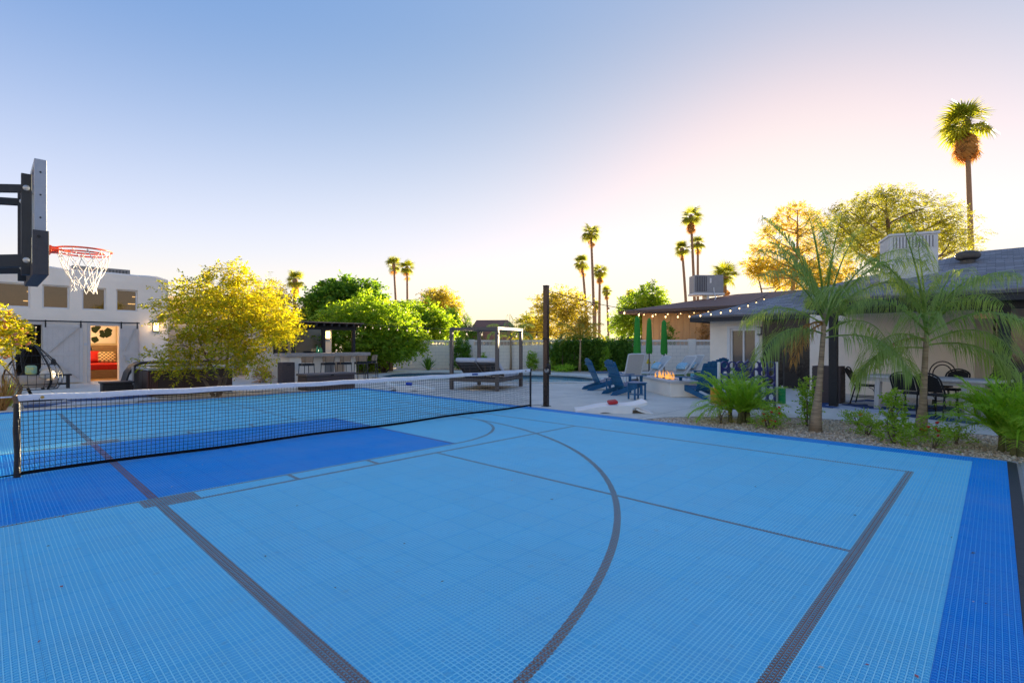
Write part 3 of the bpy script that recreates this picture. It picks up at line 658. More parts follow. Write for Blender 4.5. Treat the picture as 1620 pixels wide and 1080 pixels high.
# ------------------------------------------------------------------ wooden fence and block wall
fence = thing('wooden_fence', 'brown wooden plank fence between the bar and the block wall', 'fence')
fm = mat('brown_fence_wood', (.20,.085,.035), .75, .3, 3, .3, 60, stretch=(1,1,.15))
f0, f1 = D(560, 27.5), D(622, 28.2); n = 18
for k in range(n):
    a, c = f0.lerp(f1, k/n), f0.lerp(f1, (k+1)/n); a2 = a.lerp(c, .03); c2 = a.lerp(c, .97)
    hh = 1.72 + .03*math.sin(k*2.3)
    obj('plank', B().bar((a2.x,a2.y,hh/2-.03), (c2.x,c2.y,hh/2-.03), .025, hh+.05), fm, fence)
bw0, bw1 = D(628, 31.0), D(1126, 27.8)
blk = mat('white_painted_block', (.80,.74,.66), .8, .05, 3, .25, 50); blkj = mat('grey_block_joint', (.50,.49,.48), .9)
bwall = thing('block_wall', 'white painted block wall with a band of open breeze blocks', 'wall', bw0, math.atan2(bw1.y-bw0.y, bw1.x-bw0.x))
LW = (bw1-bw0).length; bl = LW/44; bh = .2
BWM = bwall.matrix_basis.inverted()
full = mesh('block', B().b2(.005, bl-.005, -.10, .0, .005, bh-.005), bevel=.006, seg=1); full.materials.append(blk)
half = mesh('block', B().b2(.005, bl/2-.005, -.10, .0, .005, bh-.005), bevel=.006, seg=1); half.materials.append(blk)
cap = mesh('cap_block', B().b2(.003, bl-.003, -.125, .02, .0, .10), bevel=.006, seg=1); cap.materials.append(blk)
bz = B(); zc, hw = bh/2, bl/4
for o_ in (0, bl/2):
    x0, x1 = o_+.006, o_+bl/2-.006
    for (a, c, d, e) in ((x0,x1,.004,.024),(x0,x1,bh-.024,bh-.004),(x0,x0+.02,.0245,bh-.0245),(x1-.02,x1,.0245,bh-.0245)): bz.b2(a,c,-.10,.0,d,e)
    bz.bar((x0+.021,-.05,.026),(x1-.021,-.05,bh-.026),.09,.022); bz.bar((x0+.021,-.051,bh-.026),(x1-.021,-.051,.026),.088,.022)
breeze = mesh('breeze_block', bz); breeze.materials.append(mat('pale_breeze_block', (.60,.56,.50), .8))
rowz = [i*bh for i in range(7)] ; hedge_px = (885, 1000)
obj('core', B().b2(0, LW, -.09, -.012, -.03, 7*bh), blkj, bwall); obj('core', B().b2(0, LW, -.09, -.012, 8*bh, 8*bh+.06), blkj, bwall)
nb = 0; hid = B(); hid2 = B()
for j in range(9):
    z = j*bh if j < 8 else 8*bh+.0
    for i in range(-1 if j % 2 else 0, 44):
        x = i*bl + (bl/2 if j % 2 and j < 7 else 0)
        if j % 2 == 0 and i < 0: continue
        if j >= 7 and i < 0: continue
        w = bwall.matrix_basis @ Vector((x+bl/2, 0, 0)); zz = w.x*CA + w.y*SA; px = CX + F*(w.x*SA-w.y*CA)/zz
        hide = hedge_px[0] < px < hedge_px[1]
        if j < 7:
            s = 1 if not (j % 2 and (i == -1 or i == 43)) else .5
            x_ = 0 if i == -1 else x
            if hide or px > 1118: hid.b2(x_+.005, x_+bl*s-.005, -.10, 0, z+.005, z+bh-.005)
            else: obj('block', full if s == 1 else half, None, bwall, loc=(x_, 0, z)); nb += 1
        elif j == 7:
            if not hide: obj('breeze_block', breeze, None, bwall, loc=(x, 0, z))
            else: hid.b2(x+.005, x+bl-.005, -.10, 0, z+.005, z+bh-.005)
        else:
            obj('cap_block', cap, None, bwall, loc=(x, 0, z))
tag(obj('block_field', hid, blk, bwall), kind='stuff')
for px in (745.5, 889, 1094):
    t = (px-628)/(1126-628); zz = 31.0+(27.8-31.0)*t; w = D(px, zz); lx = (BWM @ w).x
    obj('pilaster', B().b2(lx-.2, lx+.2, -.16, .13, -.03, 8*bh+.14), blk, bwall, bevel=.01)

# ------------------------------------------------------------------ main house (right)
hs_ = thing('main_house', 'white ranch house with grey shingle roof and covered patio', 'house')
shingle = bpy.data.materials.new('grey_shingles'); shingle.use_nodes = True
n_, l_ = shingle.node_tree.nodes, shingle.node_tree.links; pb = n_['Principled BSDF']; pb.inputs['Roughness'].default_value = .9
tc = n_.new('ShaderNodeTexCoord'); br = n_.new('ShaderNodeTexBrick'); mp = n_.new('ShaderNodeMapping')
mp.inputs['Rotation'].default_value = (0,0,R(90)); l_.new(tc.outputs['Object'], mp.inputs[0]); l_.new(mp.outputs[0], br.inputs[0])
br.inputs['Scale'].default_value = 1; br.inputs['Brick Width'].default_value = .30; br.inputs['Row Height'].default_value = .14; br.inputs['Mortar Size'].default_value = .006
br.inputs['Color1'].default_value = (.20,.18,.17,1); br.inputs['Color2'].default_value = (.34,.31,.30,1); br.inputs['Mortar'].default_value = (.09,.09,.10,1)
l_.new(br.outputs[0], pb.inputs['Base Color'])
nzs = n_.new('ShaderNodeTexNoise'); nzs.inputs['Scale'].default_value = 90; bps = n_.new('ShaderNodeBump'); bps.inputs['Strength'].default_value = .5
l_.new(nzs.outputs[0], bps.inputs['Height']); l_.new(bps.outputs[0], pb.inputs['Normal'])
def hip(name, u0, u1, v0, v1, z, sl, parent, m, over=.04):
    hw = (u1-u0)/2; zr = z+sl*hw; ra_, rb2 = v0+hw, v1-hw
    vs = [(u0,v0,z),(u1,v0,z),(u1,v1,z),(u0,v1,z),(u0+hw,ra_,zr),(u0+hw,rb2,zr)] + [(x,y,z-over) for x, y in ((u0,v0),(u1,v0),(u1,v1),(u0,v1))]
    return obj(name, B().add(vs, [(0,4,5,3),(1,2,5,4),(2,3,5),(0,1,4),(0,3,9,6),(3,2,8,9),(2,1,7,8),(1,0,6,7),(6,9,8,7)]), m, parent)
fascia = mat('charcoal_fascia', (.030,.031,.036), .6, .15, 5)
hip('roof', 18.4, 34.0, -22, 8.3, 2.50, .318, hs_, shingle)
hip('patio_roof', 13.5, 23.5, -22, 3.25, 2.505, .29, hs_, shingle)
for (a, c, d, e) in ((18.385,18.43,-10,8.315),(18.43,34,8.27,8.315),(13.485,13.53,-22,3.265),(13.53,19,3.22,3.265)):
    obj('fascia', B().b2(a, c, d, e, 2.28, 2.458), fascia, hs_)
for (a, c, d, e) in ((18.35,18.384,-10,8.35),(13.45,13.484,-22,3.30)):
    obj('drip_edge', B().b2(a, c, d, e, 2.42, 2.475), mat('grey_drip_edge', (.10,.10,.11), .5), hs_)
soffit = mat('soffit_paint', (.42,.36,.30), .8)
obj('soffit', B().b2(18.43, 19.0, 3.3, 8.27, 2.30, 2.33), fascia, hs_)
obj('patio_ceiling', B().b2(13.75, 17.75, -22, 3.2, 2.36, 2.40), mat('dark_patio_ceiling', (.06,.055,.05), .8), hs_)
obj('patio_beam', B().b2(13.78, 13.98, -22, 3.1, 2.14, 2.30), black_wood, hs_)
# walls: set back wing with sliding window, black tile panel, patio wall
WU = 19.0
def hv_(px, u): return onu(px, u)[0]
wv0, wv1 = hv_(1197, WU), hv_(1155, WU); vL = hv_(1123, WU-.02); vT0 = hv_(1206, WU)
b = B(); vs_ = sorted([4.2, wv0, wv1, vL]); wall_holes(b, vs_, [-.03, .06, 2.02, 2.5], lambda v, z: wv0 < v < wv1 and .06 < z < 2.02, WU, WU+.2, axis='v')
obj('wall', b, white_wall, hs_)
obj('side_wall', B().b2(WU+.2, 33, vL-.2, vL-.001, -.03, 2.5), white_wall, hs_)
wd = obj('sliding_door', B().b2(WU+.09, WU+.1, wv0+.07, wv1-.07, .13, 1.94), glass, hs_)
f = B()
for (a, c, d, e) in ((wv0,wv1,.06,.13),(wv0,wv1,1.94,2.02),(wv0,wv0+.07,.13,1.94),(wv1-.07,wv1,.13,1.94),((wv0+wv1)/2-.03,(wv0+wv1)/2+.03,.13,1.94)): f.b2(WU+.04, WU+.14, a+.001, c-.001, d+.001, e-.001)
obj('door_frame', f, white_paint, wd)
f = B()
for (a, c, d, e) in ((wv0-.1,wv0,.0,2.12),(wv1,wv1+.1,.0,2.12),(wv0,wv1,2.02,2.12)): f.b2(WU-.03, WU-.001, a, c, d, e)
obj('door_trim', f, white_paint, hs_)
grey_l = thing('grey_wall_lamp', 'unlit grey lamp on the white house wall beside the black tiles', 'lamp', (WU, hv_(1202.5, WU), 1.93), R(90))
obj('backplate', B().b2(-.05,.05,.001,.02,-.12,.12), black_metal, grey_l); obj('cap', B().b2(-.07,.07,.02,.14,.1,.13), black_metal, grey_l); obj('glass', B().b2(-.05,.05,.03,.12,-.12,.1), mat('frosted_lamp_glass', (.55,.55,.52), .3), grey_l); obj('cap', B().b2(-.07,.07,.02,.14,-.15,-.12), black_metal, grey_l)
tileb = mat('black_stone_tile', (.018,.016,.016), .28, .4, 3, spec=.5); grout = mat('grey_grout', (.10,.095,.09), .9)
TU = WU-.10
tv1, tv0 = hv_(1206, TU), hv_(1241, TU)
pan = obj('tile_panel', B().b2(TU+.012, WU-.002, 4.2, tv1, -.02, 2.30), grout, hs_)
def tiles(vA, vB, nc, hts, u, par):
    w = (vB-vA)/nc
    for i in range(nc):
        z = -.01 - (hts/2 if i % 2 else 0)
        while z < 2.29:
            a, c = max(z, -.01)+.003, min(z+hts, 2.295)-.003
            if c-a > .03: obj('wall_tile', B().b2(u, u+.0115, vA+i*w+.003, vA+(i+1)*w-.003, a, c), tileb, par, bevel=.002, seg=1)
            z += hts
tiles(tv0+.05, tv1-.1, 2, .62, TU, pan)
obj('corner_trim', B().b2(TU-.004, TU+.0115, tv1-.095, tv1-.002, -.01, 2.295), tileb, pan)
TU2 = TU-.35; a2, c2 = hv_(1279, TU2), hv_(1240.5, TU2)
pan2 = obj('tile_pier', B().b2(TU2+.012, TU+.011, 4.18, c2, -.02, 2.30), grout, hs_)
tiles(4.185, c2-.003, 2, 1.15, TU2, pan2)
PU = 17.72; gv0 = hv_(1542, PU)
obj('patio_wall', B().b2(PU, PU+.2, gv0, hv_(1281, PU), -.03, 2.36), white_wall, hs_)
obj('patio_return', B().b2(PU+.2, 19.0, hv_(1281, PU)-.2, hv_(1281, PU)-.001, -.03, 2.36), white_wall, hs_)
obj('door_casing', B().b2(PU-.03, PU+.16, gv0-.34, gv0-.001, -.02, 2.1), mat('beige_casing', (.56,.47,.38), .6), hs_, bevel=.01)
obj('casing_groove', B().b2(PU-.045, PU-.031, gv0-.22, gv0-.14, -.02, 2.1), mat('tan_casing', (.62,.52,.42), .6), hs_)
sdv = gv0-.34
sd2 = obj('patio_door', B().b2(PU+.07, PU+.08, sdv-3.4, sdv-.06, .06, 2.0), mat('patio_door_glass', (.05,.045,.04), .05, spec=.9, coat=.5), hs_)
f = B()
for (a, c, d, e) in ((sdv-3.4,sdv,.0,.06),(sdv-3.4,sdv,2.0,2.08),(sdv-.06,sdv,.06,2.0),(sdv-1.05,sdv-.97,.06,2.0),(sdv-2.2,sdv-2.1,.06,2.0)): f.b2(PU+.03, PU+.12, a+.001, c-.001, d, e)
obj('door_frame', f, black_metal, sd2)
obj('patio_header', B().b2(PU, PU+.2, -8, sdv-.001, 2.081, 2.36), mat('beige_header', (.55,.46,.37), .8), hs_)
obj('patio_wall', B().b2(PU, PU+.2, -8, sdv-3.41, -.03, 2.08), white_wall, hs_)
for px in (1319, 1590):
    v, z = onu(px, 13.9); obj('patio_post', B().box((13.88, v, 1.06), (.17,.17,2.16)), black_wood, hs_, bevel=.006)
obj('sunlit_roof_edge', B().tube([D(1240,19.0,3.07), D(1310,19.0,3.5), D(1382,19.0,3.98)], .03, 6), mat('sunlit_edge_white', (.75,.75,.73), .5), hs_)  # roof edge catching the sun, drawn as a white tube
# cooler and vent on the roof
cl = thing('evaporative_cooler', 'large white box cooler with slatted vents on the house roof', 'air conditioner', D(1436, 16.6, 3.28), R(20))
wmt = mat('white_sheet_metal', (.70,.70,.68), .5, .05, 5)
obj('cabinet', B().b2(-.62,.62,-.62,.62,.25,1.62), wmt, cl, bevel=.015)
obj('top_cap', B().b2(-.66,.66,-.66,.66,1.621,1.70), wmt, cl, bevel=.015)
for s in (-1, 1):
    for q in (-1, 1): obj('leg', B().b2(s*.55-.03, s*.55+.03, q*.55-.03, q*.55+.03, -.5, .249), wmt, cl)
dk = mat('grey_louver', (.30,.29,.30), .6)
for (ax, sg) in (('x',-1),('y',-1),('x',1),('y',1)):
    r0 = (-.54,.54)
    pan_ = B().b2(-.54,.54,.621,.624,1.22,1.58); M_ = {('y',1):0,('x',-1):90,('y',-1):180,('x',1):270}[(ax,sg)]
    po_ = obj('louver_panel', pan_, dk, cl, rot=(0,0,R(M_)))
    for k in range(13): obj('louver', B().b2(-.54+k*.0845,-.54+k*.0845+.045,.6245,.645,1.22,1.58), wmt, po_)
tv = thing('roof_vent', 'dark round turbine vent on the house roof', 'vent', D(1531, 18.0, 4.15))
vm = mat('dark_galvanised', (.09,.085,.08), .5, .2, 8, metal=.4)
obj('neck', B().lathe([(.2,-.1),(.2,.28)], 16), vm, tv, smooth=True)
obj('turbine', B().lathe([(.22,.28),(.33,.34),(.36,.45),(.32,.56),(.12,.62)], 20), vm, tv, smooth=True)

# ------------------------------------------------------------------ neighbours' houses
oh = thing('orange_house', 'neighbouring tan wooden house with brown roof behind the block wall', 'house')
tan = mat('tan_wood_siding', (.64,.36,.17), .8, .1, 2, .2, 40, stretch=(1,1,.1)); brn = mat('brown_shingles', (.27,.15,.11), .9, .25, 10, .5, 30); brt = mat('brown_fascia', (.12,.075,.06), .7)
OU = 30.2; ov1 = onu(1016, OU)[0]; nbd = 24; stw = .405
obj('wall', B().b2(OU+.03, OU+9, ov1-14, ov1-.001, -.05, 3.45), mat('dark_siding_gap', (.22,.12,.06), .9), oh)
for k in range(nbd): obj('siding_board', B().b2(OU, OU+.029, ov1-(k+1)*stw+.012, ov1-k*stw-.004, -.03, 3.45), tan, oh)
hip('roof', OU-1.1, OU+10, ov1-16, ov1+1.1, 3.62, .21, oh, brn, .05)
obj('fascia', B().b2(OU-1.13, OU-1.101, ov1-16, ov1+1.13, 3.46, 3.64), brt, oh); obj('fascia', B().b2(OU-1.1, OU+10, ov1+1.101, ov1+1.13, 3.46, 3.64), brt, oh)
obj('soffit', B().b2(OU-1.1, OU+.0, ov1-16, ov1+1.1, 3.47, 3.50), brt, oh)
p_ = D(1117, 33.5); hu = thing('rooftop_air_conditioner', 'grey packaged air conditioner on the brown neighbouring roof', 'air conditioner', (p_.x, p_.y, 4.55), R(-46))
obj('cabinet', B().b2(-.95,.95,-.5,.5,.25,1.42), mat('grey_unit_metal', (.30,.30,.31), .55, .08, 5), hu, bevel=.02)
obj('coil_panel', B().b2(-.88,-.15,-.512,-.501,.35,1.34), mat('dark_coil', (.09,.09,.10), .6), hu)
for k in range(6): obj('coil_slat', B().b2(-.84+k*.115,-.81+k*.115,-.53,-.5125,.37,1.32), mat('pale_slat', (.33,.33,.34), .6), hu)
obj('label_plate', B().b2(.05,.16,-.512,-.501,.9,1.22), white_paint, hu); obj('curb', B().b2(-1.0,1.0,-.55,.55,.12,.249), white_paint, hu)
obj('stand', B().b2(-.1,.05,-.4,.4,-.6,.119), white_paint, hu); obj('conduit', B().tube([(.3,-.52,.6),(.3,-.6,.2),(.35,-.75,-.1),(.05,-1.3,-.25)], .03, 6), white_paint, hu)
bh_ = thing('brown_roofed_house', 'distant house with a steep brown shingle roof behind the canopy bed', 'house', D(783, 46), A-R(90)+R(6))
roofm = mat('rust_brown_shingles', (.24,.12,.085), .9, .2, 8, .4, 30)
obj('wall', B().b2(-2.1,2.2,.3,5,-.05,1.75), mat('brown_siding', (.13,.07,.055), .85, .15, 3), bh_)
obj('roof', B().add([(-2.45,0,1.7),(2.4,0,1.7),(2.4,5.4,1.7),(-2.45,5.4,1.7),(-2.1,.5,3.0),(2.0,.5,3.0),(2.0,4.9,3.0),(-2.1,4.9,3.0),(-1.6,2.0,3.75),(1.35,2.0,3.78),(1.35,3.4,3.78),(-1.6,3.4,3.75)],
   [(0,1,5,4),(1,2,6,5),(2,3,7,6),(3,0,4,7),(4,5,9,8),(5,6,10,9),(6,7,11,10),(7,4,8,11),(8,9,10,11),(3,2,1,0)]), roofm, bh_)
# ------------------------------------------------------------------ basketball hoop
hp = thing('basketball_hoop', 'basketball hoop with backboard, orange rim and white net at the court side', 'basketball hoop')
frm = mat('silver_frame', (.42,.44,.47), .5, .06, 6, metal=.1); dkm = mat('dark_hoop_steel', (.030,.034,.040), .5, .15, 8); pad = mat('grey_backboard_pad', (.075,.068,.068), .75, .1, 30, .3, 60)
HU, HV0, HV1, HZ0, HZ1 = .33, 6.40, 7.75, 2.12, 3.15
ac = bpy.data.materials.new('acrylic_board'); ac.use_nodes = True
an = ac.node_tree.nodes; al = ac.node_tree.links; tr_ = an.new('ShaderNodeBsdfTransparent'); tr_.inputs[0].default_value = (.9,.93,.93,1); gl_ = an.new('ShaderNodeBsdfGlossy'); gl_.inputs['Roughness'].default_value = .05; mxs = an.new('ShaderNodeMixShader'); mxs.inputs[0].default_value = .15
al.new(tr_.outputs[0], mxs.inputs[1]); al.new(gl_.outputs[0], mxs.inputs[2]); al.new(mxs.outputs[0], an['Material Output'].inputs[0])
bd = obj('backboard', B().b2(HU+.045, HU+.055, HV0+.03, HV1-.03, HZ0+.03, HZ1-.03), ac, hp)
for (a, c, d, e) in ((HV0,HV0+.05,HZ0,HZ1),(HV1-.05,HV1,HZ0,HZ1),(HV0+.051,HV1-.051,HZ0,HZ0+.05),(HV0+.051,HV1-.051,HZ1-.05,HZ1)): obj('frame', B().b2(HU, HU+.085, a, c, d, e), frm, bd, bevel=.004)
for z in (HZ1-.12, HZ1-.33, HZ1-.54): obj('frame_screw', B().lathe([(.008,0),(.008,.004)], 8, M=Matrix.Rotation(R(90),4,'X')), dkm, bd, loc=(HU+.042, HV0, z))
obj('edge_pad', B().b2(HU-.012, HU+.10, HV0-.018, HV0+.012, HZ0-.04, HZ0+.37).b2(HU-.012, HU+.10, HV1-.012, HV1+.018, HZ0-.04, HZ0+.37).b2(HU-.012, HU+.10, HV0+.0125, HV1-.0125, HZ0-.04, HZ0+.075), pad, bd, bevel=.004)
obj('pad_bolt', B().lathe([(.014,0),(.014,.006)], 10, M=Matrix.Rotation(R(90),4,'X')), black_metal, bd, loc=(HU+.03, HV0-.018, HZ0+.31))
for x in (HV0+.12, HV1-.14):                                    # wide white target lines are on the glass edge
    obj('target_line', B().b2(HU+.0555, HU+.057, x+.2, x+.23, HZ0+.35, HZ0+.8), white_paint, bd)
MV = (HV0+HV1)/2
for v in (HV0+.34, HV1-.34): obj('bracket', B().b2(HU-.075, HU-.001, v-.03, v+.03, HZ0-.02, HZ1-.08), dkm, hp, bevel=.005)
arms = [((HU-.04, HV0+.34, HZ1-.22), (HU-1.3, MV-.1, HZ1-.42)), ((HU-.04, HV1-.34, HZ1-.22), (HU-1.3, MV+.1, HZ1-.42))]
for p, q in arms: obj('upper_arm', B().bar(p, q, .04, .075), dkm, hp, bevel=.004)
for v in (HV0+.34, HV1-.34):
    obj('lower_arm', B().bar((HU-.04, v, HZ0+.12), (HU-1.3, MV+(v-MV)*.3, HZ0-.05), .05, .12), dkm, hp, bevel=.004)
    for z in (HZ1-.22, HZ0+.12): obj('pivot_bolt', B().lathe([(.026,0),(.026,.012),(.01,.018)], 12, M=Matrix.Rotation(R(90),4,'X')), mat('zinc_bolt', (.55,.54,.52), .35, metal=.6), hp, loc=(HU-.04, v-.032, z))
obj('pole', B().b2(HU-1.45, HU-1.3, MV-.075, MV+.075, -.02, HZ1-.3), dkm, hp, bevel=.01)
RU, RV_, RZ = .757, 7.07, 2.44; org = mat('orange_rim_paint', (.78,.07,.01), .4, .1, 10)
rim = obj('rim', B().tube([(RU+.232*math.cos(t*2*math.pi/40), RV_+.232*math.sin(t*2*math.pi/40), RZ) for t in range(40)], .009, 8, closed=True), org, hp, smooth='all')
obj('rim_brace', B().tube([(HU+.15+.12*0, RV_-.16, RZ-.035)] + [(RU+.215*math.cos(a), RV_+.215*math.sin(a), RZ-.035) for a in np.linspace(math.pi*1.2, math.pi*2.8, 22)] + [(HU+.15, RV_+.16, RZ-.035)], .008, 6), org, rim)
obj('rim_plate', B().b2(HU+.101, HU+.16, RV_-.10, RV_+.10, RZ-.07, RZ+.008).b2(HU+.161, RU-.21, RV_-.07, RV_+.07, RZ-.05, RZ+.004), org, rim, bevel=.004)
b = B(); nl = 12; levels = [(0,.225,0),(1,.205,.09),(2,.165,.19),(3,.125,.29),(4,.105,.37),(5,.11,.43)]; rr = random.Random(8)
jit = {(k, l): (rr.uniform(-.012,.012), rr.uniform(-.012,.012), rr.uniform(-.015,.012)) for k in range(nl*2) for l in range(6)}
def np_(k, l):
    a = 2*math.pi*(k % (nl*2))/(nl*2); r_, dz = levels[l][1:]; j = jit[(k % (nl*2), l)] if l else (0,0,0)
    return (RU+r_*math.cos(a)+j[0], RV_+r_*math.sin(a)+j[1], RZ-.012-dz+j[2])
for k in range(nl):
    for l in range(5):
        s0 = 2*k + (l % 2)
        for sg in (-1, 1):
            p, q = np_(s0, l), np_(s0+sg, l+1); m_ = [(p[i]+q[i])/2 for i in range(3)]; m_[2] -= .01
            b.tube([p, m_, q], .0042, 5, cap=False)
obj('hoop_net', b, mat('white_cord', (.74,.72,.68), .8), hp, smooth='all')

# ------------------------------------------------------------------ volleyball pole with winch
pp = G(864, 641); vp = thing('net_pole', 'tall square bronze steel post with winch beside the court net', 'pole', pp, R(10))
bronze = mat('bronze_steel', (.075,.055,.045), .28, .25, 6, metal=.85)
obj('post', B().b2(-.055,.055,-.055,.055,-.03,2.80), bronze, vp, bevel=.008); obj('cap', B().b2(-.058,.058,-.058,.058,2.80,2.83), black_metal, vp, bevel=.004)
obj('collar', B().b2(-.064,.064,-.064,.064,1.55,1.59), black_metal, vp, bevel=.003); obj('base_plate', B().b2(-.085,.085,-.085,.085,-.028,-.012), black_metal, vp)
w_ = obj('winch', B().b2(-.10,.0,-.135,-.056,.72,.98), black_metal, vp, bevel=.02); obj('winch_drum', B().lathe([(.05,-.03),(.05,.03)], 14, M=Matrix.Rotation(R(90),4,'Y')), mat('steel_drum', (.35,.36,.37), .3, metal=.9), w_, loc=(-.13,-.09,.83)); obj('crank', B().tube([(-.10,-.09,.9),(-.17,-.09,.92),(-.17,-.09,.84)], .012, 6), black_metal, w_)
obj('pulley_hook', B().b2(.056,.085,-.02,.02,2.66,2.72), black_metal, vp)

# ------------------------------------------------------------------ string lights
wire = mat('dark_cable', (.03,.028,.026), .7); bulbm = mat('warm_bulb', (1,.72,.4), .3, emit=.7, emitcol=(1,.62,.25)); clearb = mat('clear_bulb', (.6,.5,.36), .2, emit=.12, emitcol=(1,.75,.45))
def string_lights(label, p, q, sag, n, m, drop=.10, skip=0):
    t = thing('string_light', label, 'string light', p, 0, 'string lights over the yard'); d = Vector(q)-Vector(p)
    f_ = lambda s: (d.x*s, d.y*s, d.z*s - sag*4*s*(1-s))
    obj('cable', B().tube([f_(k/24) for k in range(25)], .009, 5), wire, t)
    for k in range(skip, n):
        c = f_((k+.5)/n)
        s_ = obj('socket', B().lathe([(.008,-drop*.35),(.018,-drop*.4),(.02,-drop*.9)], 8), wire, t, loc=c)
        obj('bulb', B().lathe([(.011,-.0),(.020,-.022),(.022,-.038),(.012,-.055),(.003,-.06)], 10), m, s_, smooth='all', loc=(0,0,-drop*.9))
top = pp + Vector((0,0,2.72))
string_lights('string of lights sagging from the bronze post to the neighbouring roof side', top, D(1215, 19.5, 3.35), .62, 18, bulbm, skip=2)
string_lights('lower string of small lights rising across the brown roof', D(1010, 24.5, 3.0), D(1300, 17.8, 3.28), .18, 12, bulbm)
string_lights('string of lights running from the pergola over the canopy bed', D(562, 22.4, 2.36), D(866, 12.1, 1.72), .04, 16, clearb)

# ------------------------------------------------------------------ canopy day bed
taupe = mat('taupe_aluminium', (.13,.105,.09), .5, .1, 8); cush = mat('pale_grey_cushion', (.56,.56,.60), .9, .05, 6, .2, 60)
FL, FR, BR_ = G(714.5, 614.8), G(786.5, 617.6), G(821, 610)
ang = math.atan2(FR.y-FL.y, FR.x-FL.x); wB = (FR-FL).length; dB = (BR_-FR).length
db = thing('canopy_day_bed', 'taupe four-post canopy day bed with two raised grey cushions', 'day bed', FL, ang)
tb = .105
posts = [(0,0),(wB,0),(0,dB),(wB,dB)]
for x, y in posts: obj('post', B().box((x, y, .985), (tb, tb, 2.0)), taupe, db, bevel=.006)
for (p, q) in (((0,0),(wB,0)),((0,dB),(wB,dB)),((0,0),(0,dB)),((wB,0),(wB,dB))):
    for z, hh in ((1.945,.085),(.30,.09)):
        if p[0] == q[0]: obj('top_rail' if z > 1 else 'bed_rail', B().b2(p[0]-.045, p[0]+.045, .053, dB-.053, z-hh/2, z+hh/2), taupe, db, bevel=.004)
        else: obj('top_rail' if z > 1 else 'bed_rail', B().b2(.053, wB-.053, p[1]-.045, p[1]+.045, z-hh/2, z+hh/2), taupe, db, bevel=.004)
obj('deck', B().b2(.05, wB-.05, .05, dB-.05, .345, .36), taupe, db)
for k in range(2):
    x0, x1 = .06+k*(wB-.12)/2+.01, .06+(k+1)*(wB-.12)/2-.01
    obj('mattress', B().b2(x0, x1, .75, dB-.06, .362, .48), cush, db, bevel=.03)
    M_ = Matrix.Translation((0,.75,.40)) @ Matrix.Rotation(R(-128), 4, 'X')      # back folded up towards the head end
    bk = B().box(((x0+x1)/2, 0, 0), (x1-x0, .02, .02))
    p0, p1 = Vector((0,.78,.40)), Vector((0,.12,.86))
    bf = B().bar((x0+.04, p0.y, p0.z), (x0+.04, p1.y, p1.z), .03, .04).bar((x1-.04, p0.y, p0.z), (x1-.04, p1.y, p1.z), .03, .04)
    fr_ = obj('back_frame', B().bar((x0+.04, p0.y, p0.z), (x0+.04, p1.y, p1.z), .03, .04), taupe, db); obj('back_frame', B().bar((x1-.04, p0.y, p0.z), (x1-.04, p1.y, p1.z), .03, .04), taupe, db)
    for j in range(9):
        c = p0.lerp(p1, (j+.5)/9); obj('slat', B().box(((x0+x1)/2, c.y, c.z), (x1-x0-.1, .045, .012), 0, Matrix.Rotation(math.atan2(p1.z-p0.z, p1.y-p0.y), 4, 'X')), mat('dark_bed_slat', (.04,.036,.034), .6), fr_)
    nrm = Vector((0, p1.z-p0.z, -(p1.y-p0.y))).normalized(); mid = p0.lerp(p1, .53)+nrm*.085
    obj('back_cushion', B().box(((x0+x1)/2, mid.y, mid.z), (x1-x0, (p1-p0).length*1.1, .14), 0, Matrix.Rotation(math.atan2(p1.z-p0.z, p1.y-p0.y), 4, 'X')), cush, db, bevel=.045, seg=3)
    obj('strut', B().bar(((x0+x1)/2-.1, .3, .36), ((x0+x1)/2-.1, .22, .78), .02, .02).bar(((x0+x1)/2+.1, .3, .36), ((x0+x1)/2+.1, .22, .78), .02, .02), taupe, db)

# ------------------------------------------------------------------ wavy in-pool loungers
wpl = mat('white_moulded_plastic', (.80,.80,.78), .35, .03, 5)
def ledge_lounger(label, loc, rz, itemcol, itemlabel):
    t = thing('pool_lounger', label, 'lounger', loc, rz)
    pr = []
    for k in range(25):
        s = k/24; x = -.80+1.5*s
        z = .05 + .10*math.sin(s*math.pi*1.15)**2 + .30*max(0, s-.42)**1.15*1.15
        pr.append((x, z))
    th = .055; poly = [(x, z) for x, z in pr] + [(x, z-th) for x, z in reversed(pr)]
    obj('shell', B().prism(poly, -.33, .33, XZ), wpl, t, smooth=True)
    for y in (-.32, .32):
        sk = [(x, z-th-.001) for x, z in pr[:20]] + [(pr[k][0], max(.0, pr[k][1]-th-.12-.05*math.sin(k*.5))) for k in range(19, -1, -1)]
        obj('side_skirt', B().prism(sk, y-.018, y+.018, XZ), wpl, t)
    lg = []
    for k in range(9):
        s = k/8; lg.append((.50+.34*s-.06*math.sin(s*math.pi), pr[19][1]-.055-(pr[19][1]-.06)*s))
    obj('back_leg', B().prism([(x, z) for x, z in lg]+[(x-.04, z-.03 if k else z-.01) for k, (x, z) in reversed(list(enumerate(lg)))], -.30, .30, XZ), wpl, t, smooth=True)
    p = Matrix.Rotation(rz, 4, 'Z') @ Vector((.02, 0, 0)); hz_ = pr[13][1]
    it = obj('head_cushion', B().box((0,0,.045), (.20,.34,.07)), mat(itemcol[0], itemcol[1], .7), bevel=.025, seg=2, loc=(loc[0]+p.x, loc[1]+p.y, loc[2]+hz_-.004), rot=(0, R(-8), rz))
    tag(it, itemlabel, 'cushion'); return t
p = G(968, 649); ledge_lounger('white wavy pool lounger lying at the court edge with a red cushion', (p.x, p.y, -.022), A-R(90)+R(-4), ('red_cushion_fabric', (.55,.03,.03)), 'small red cushion on the white pool lounger')
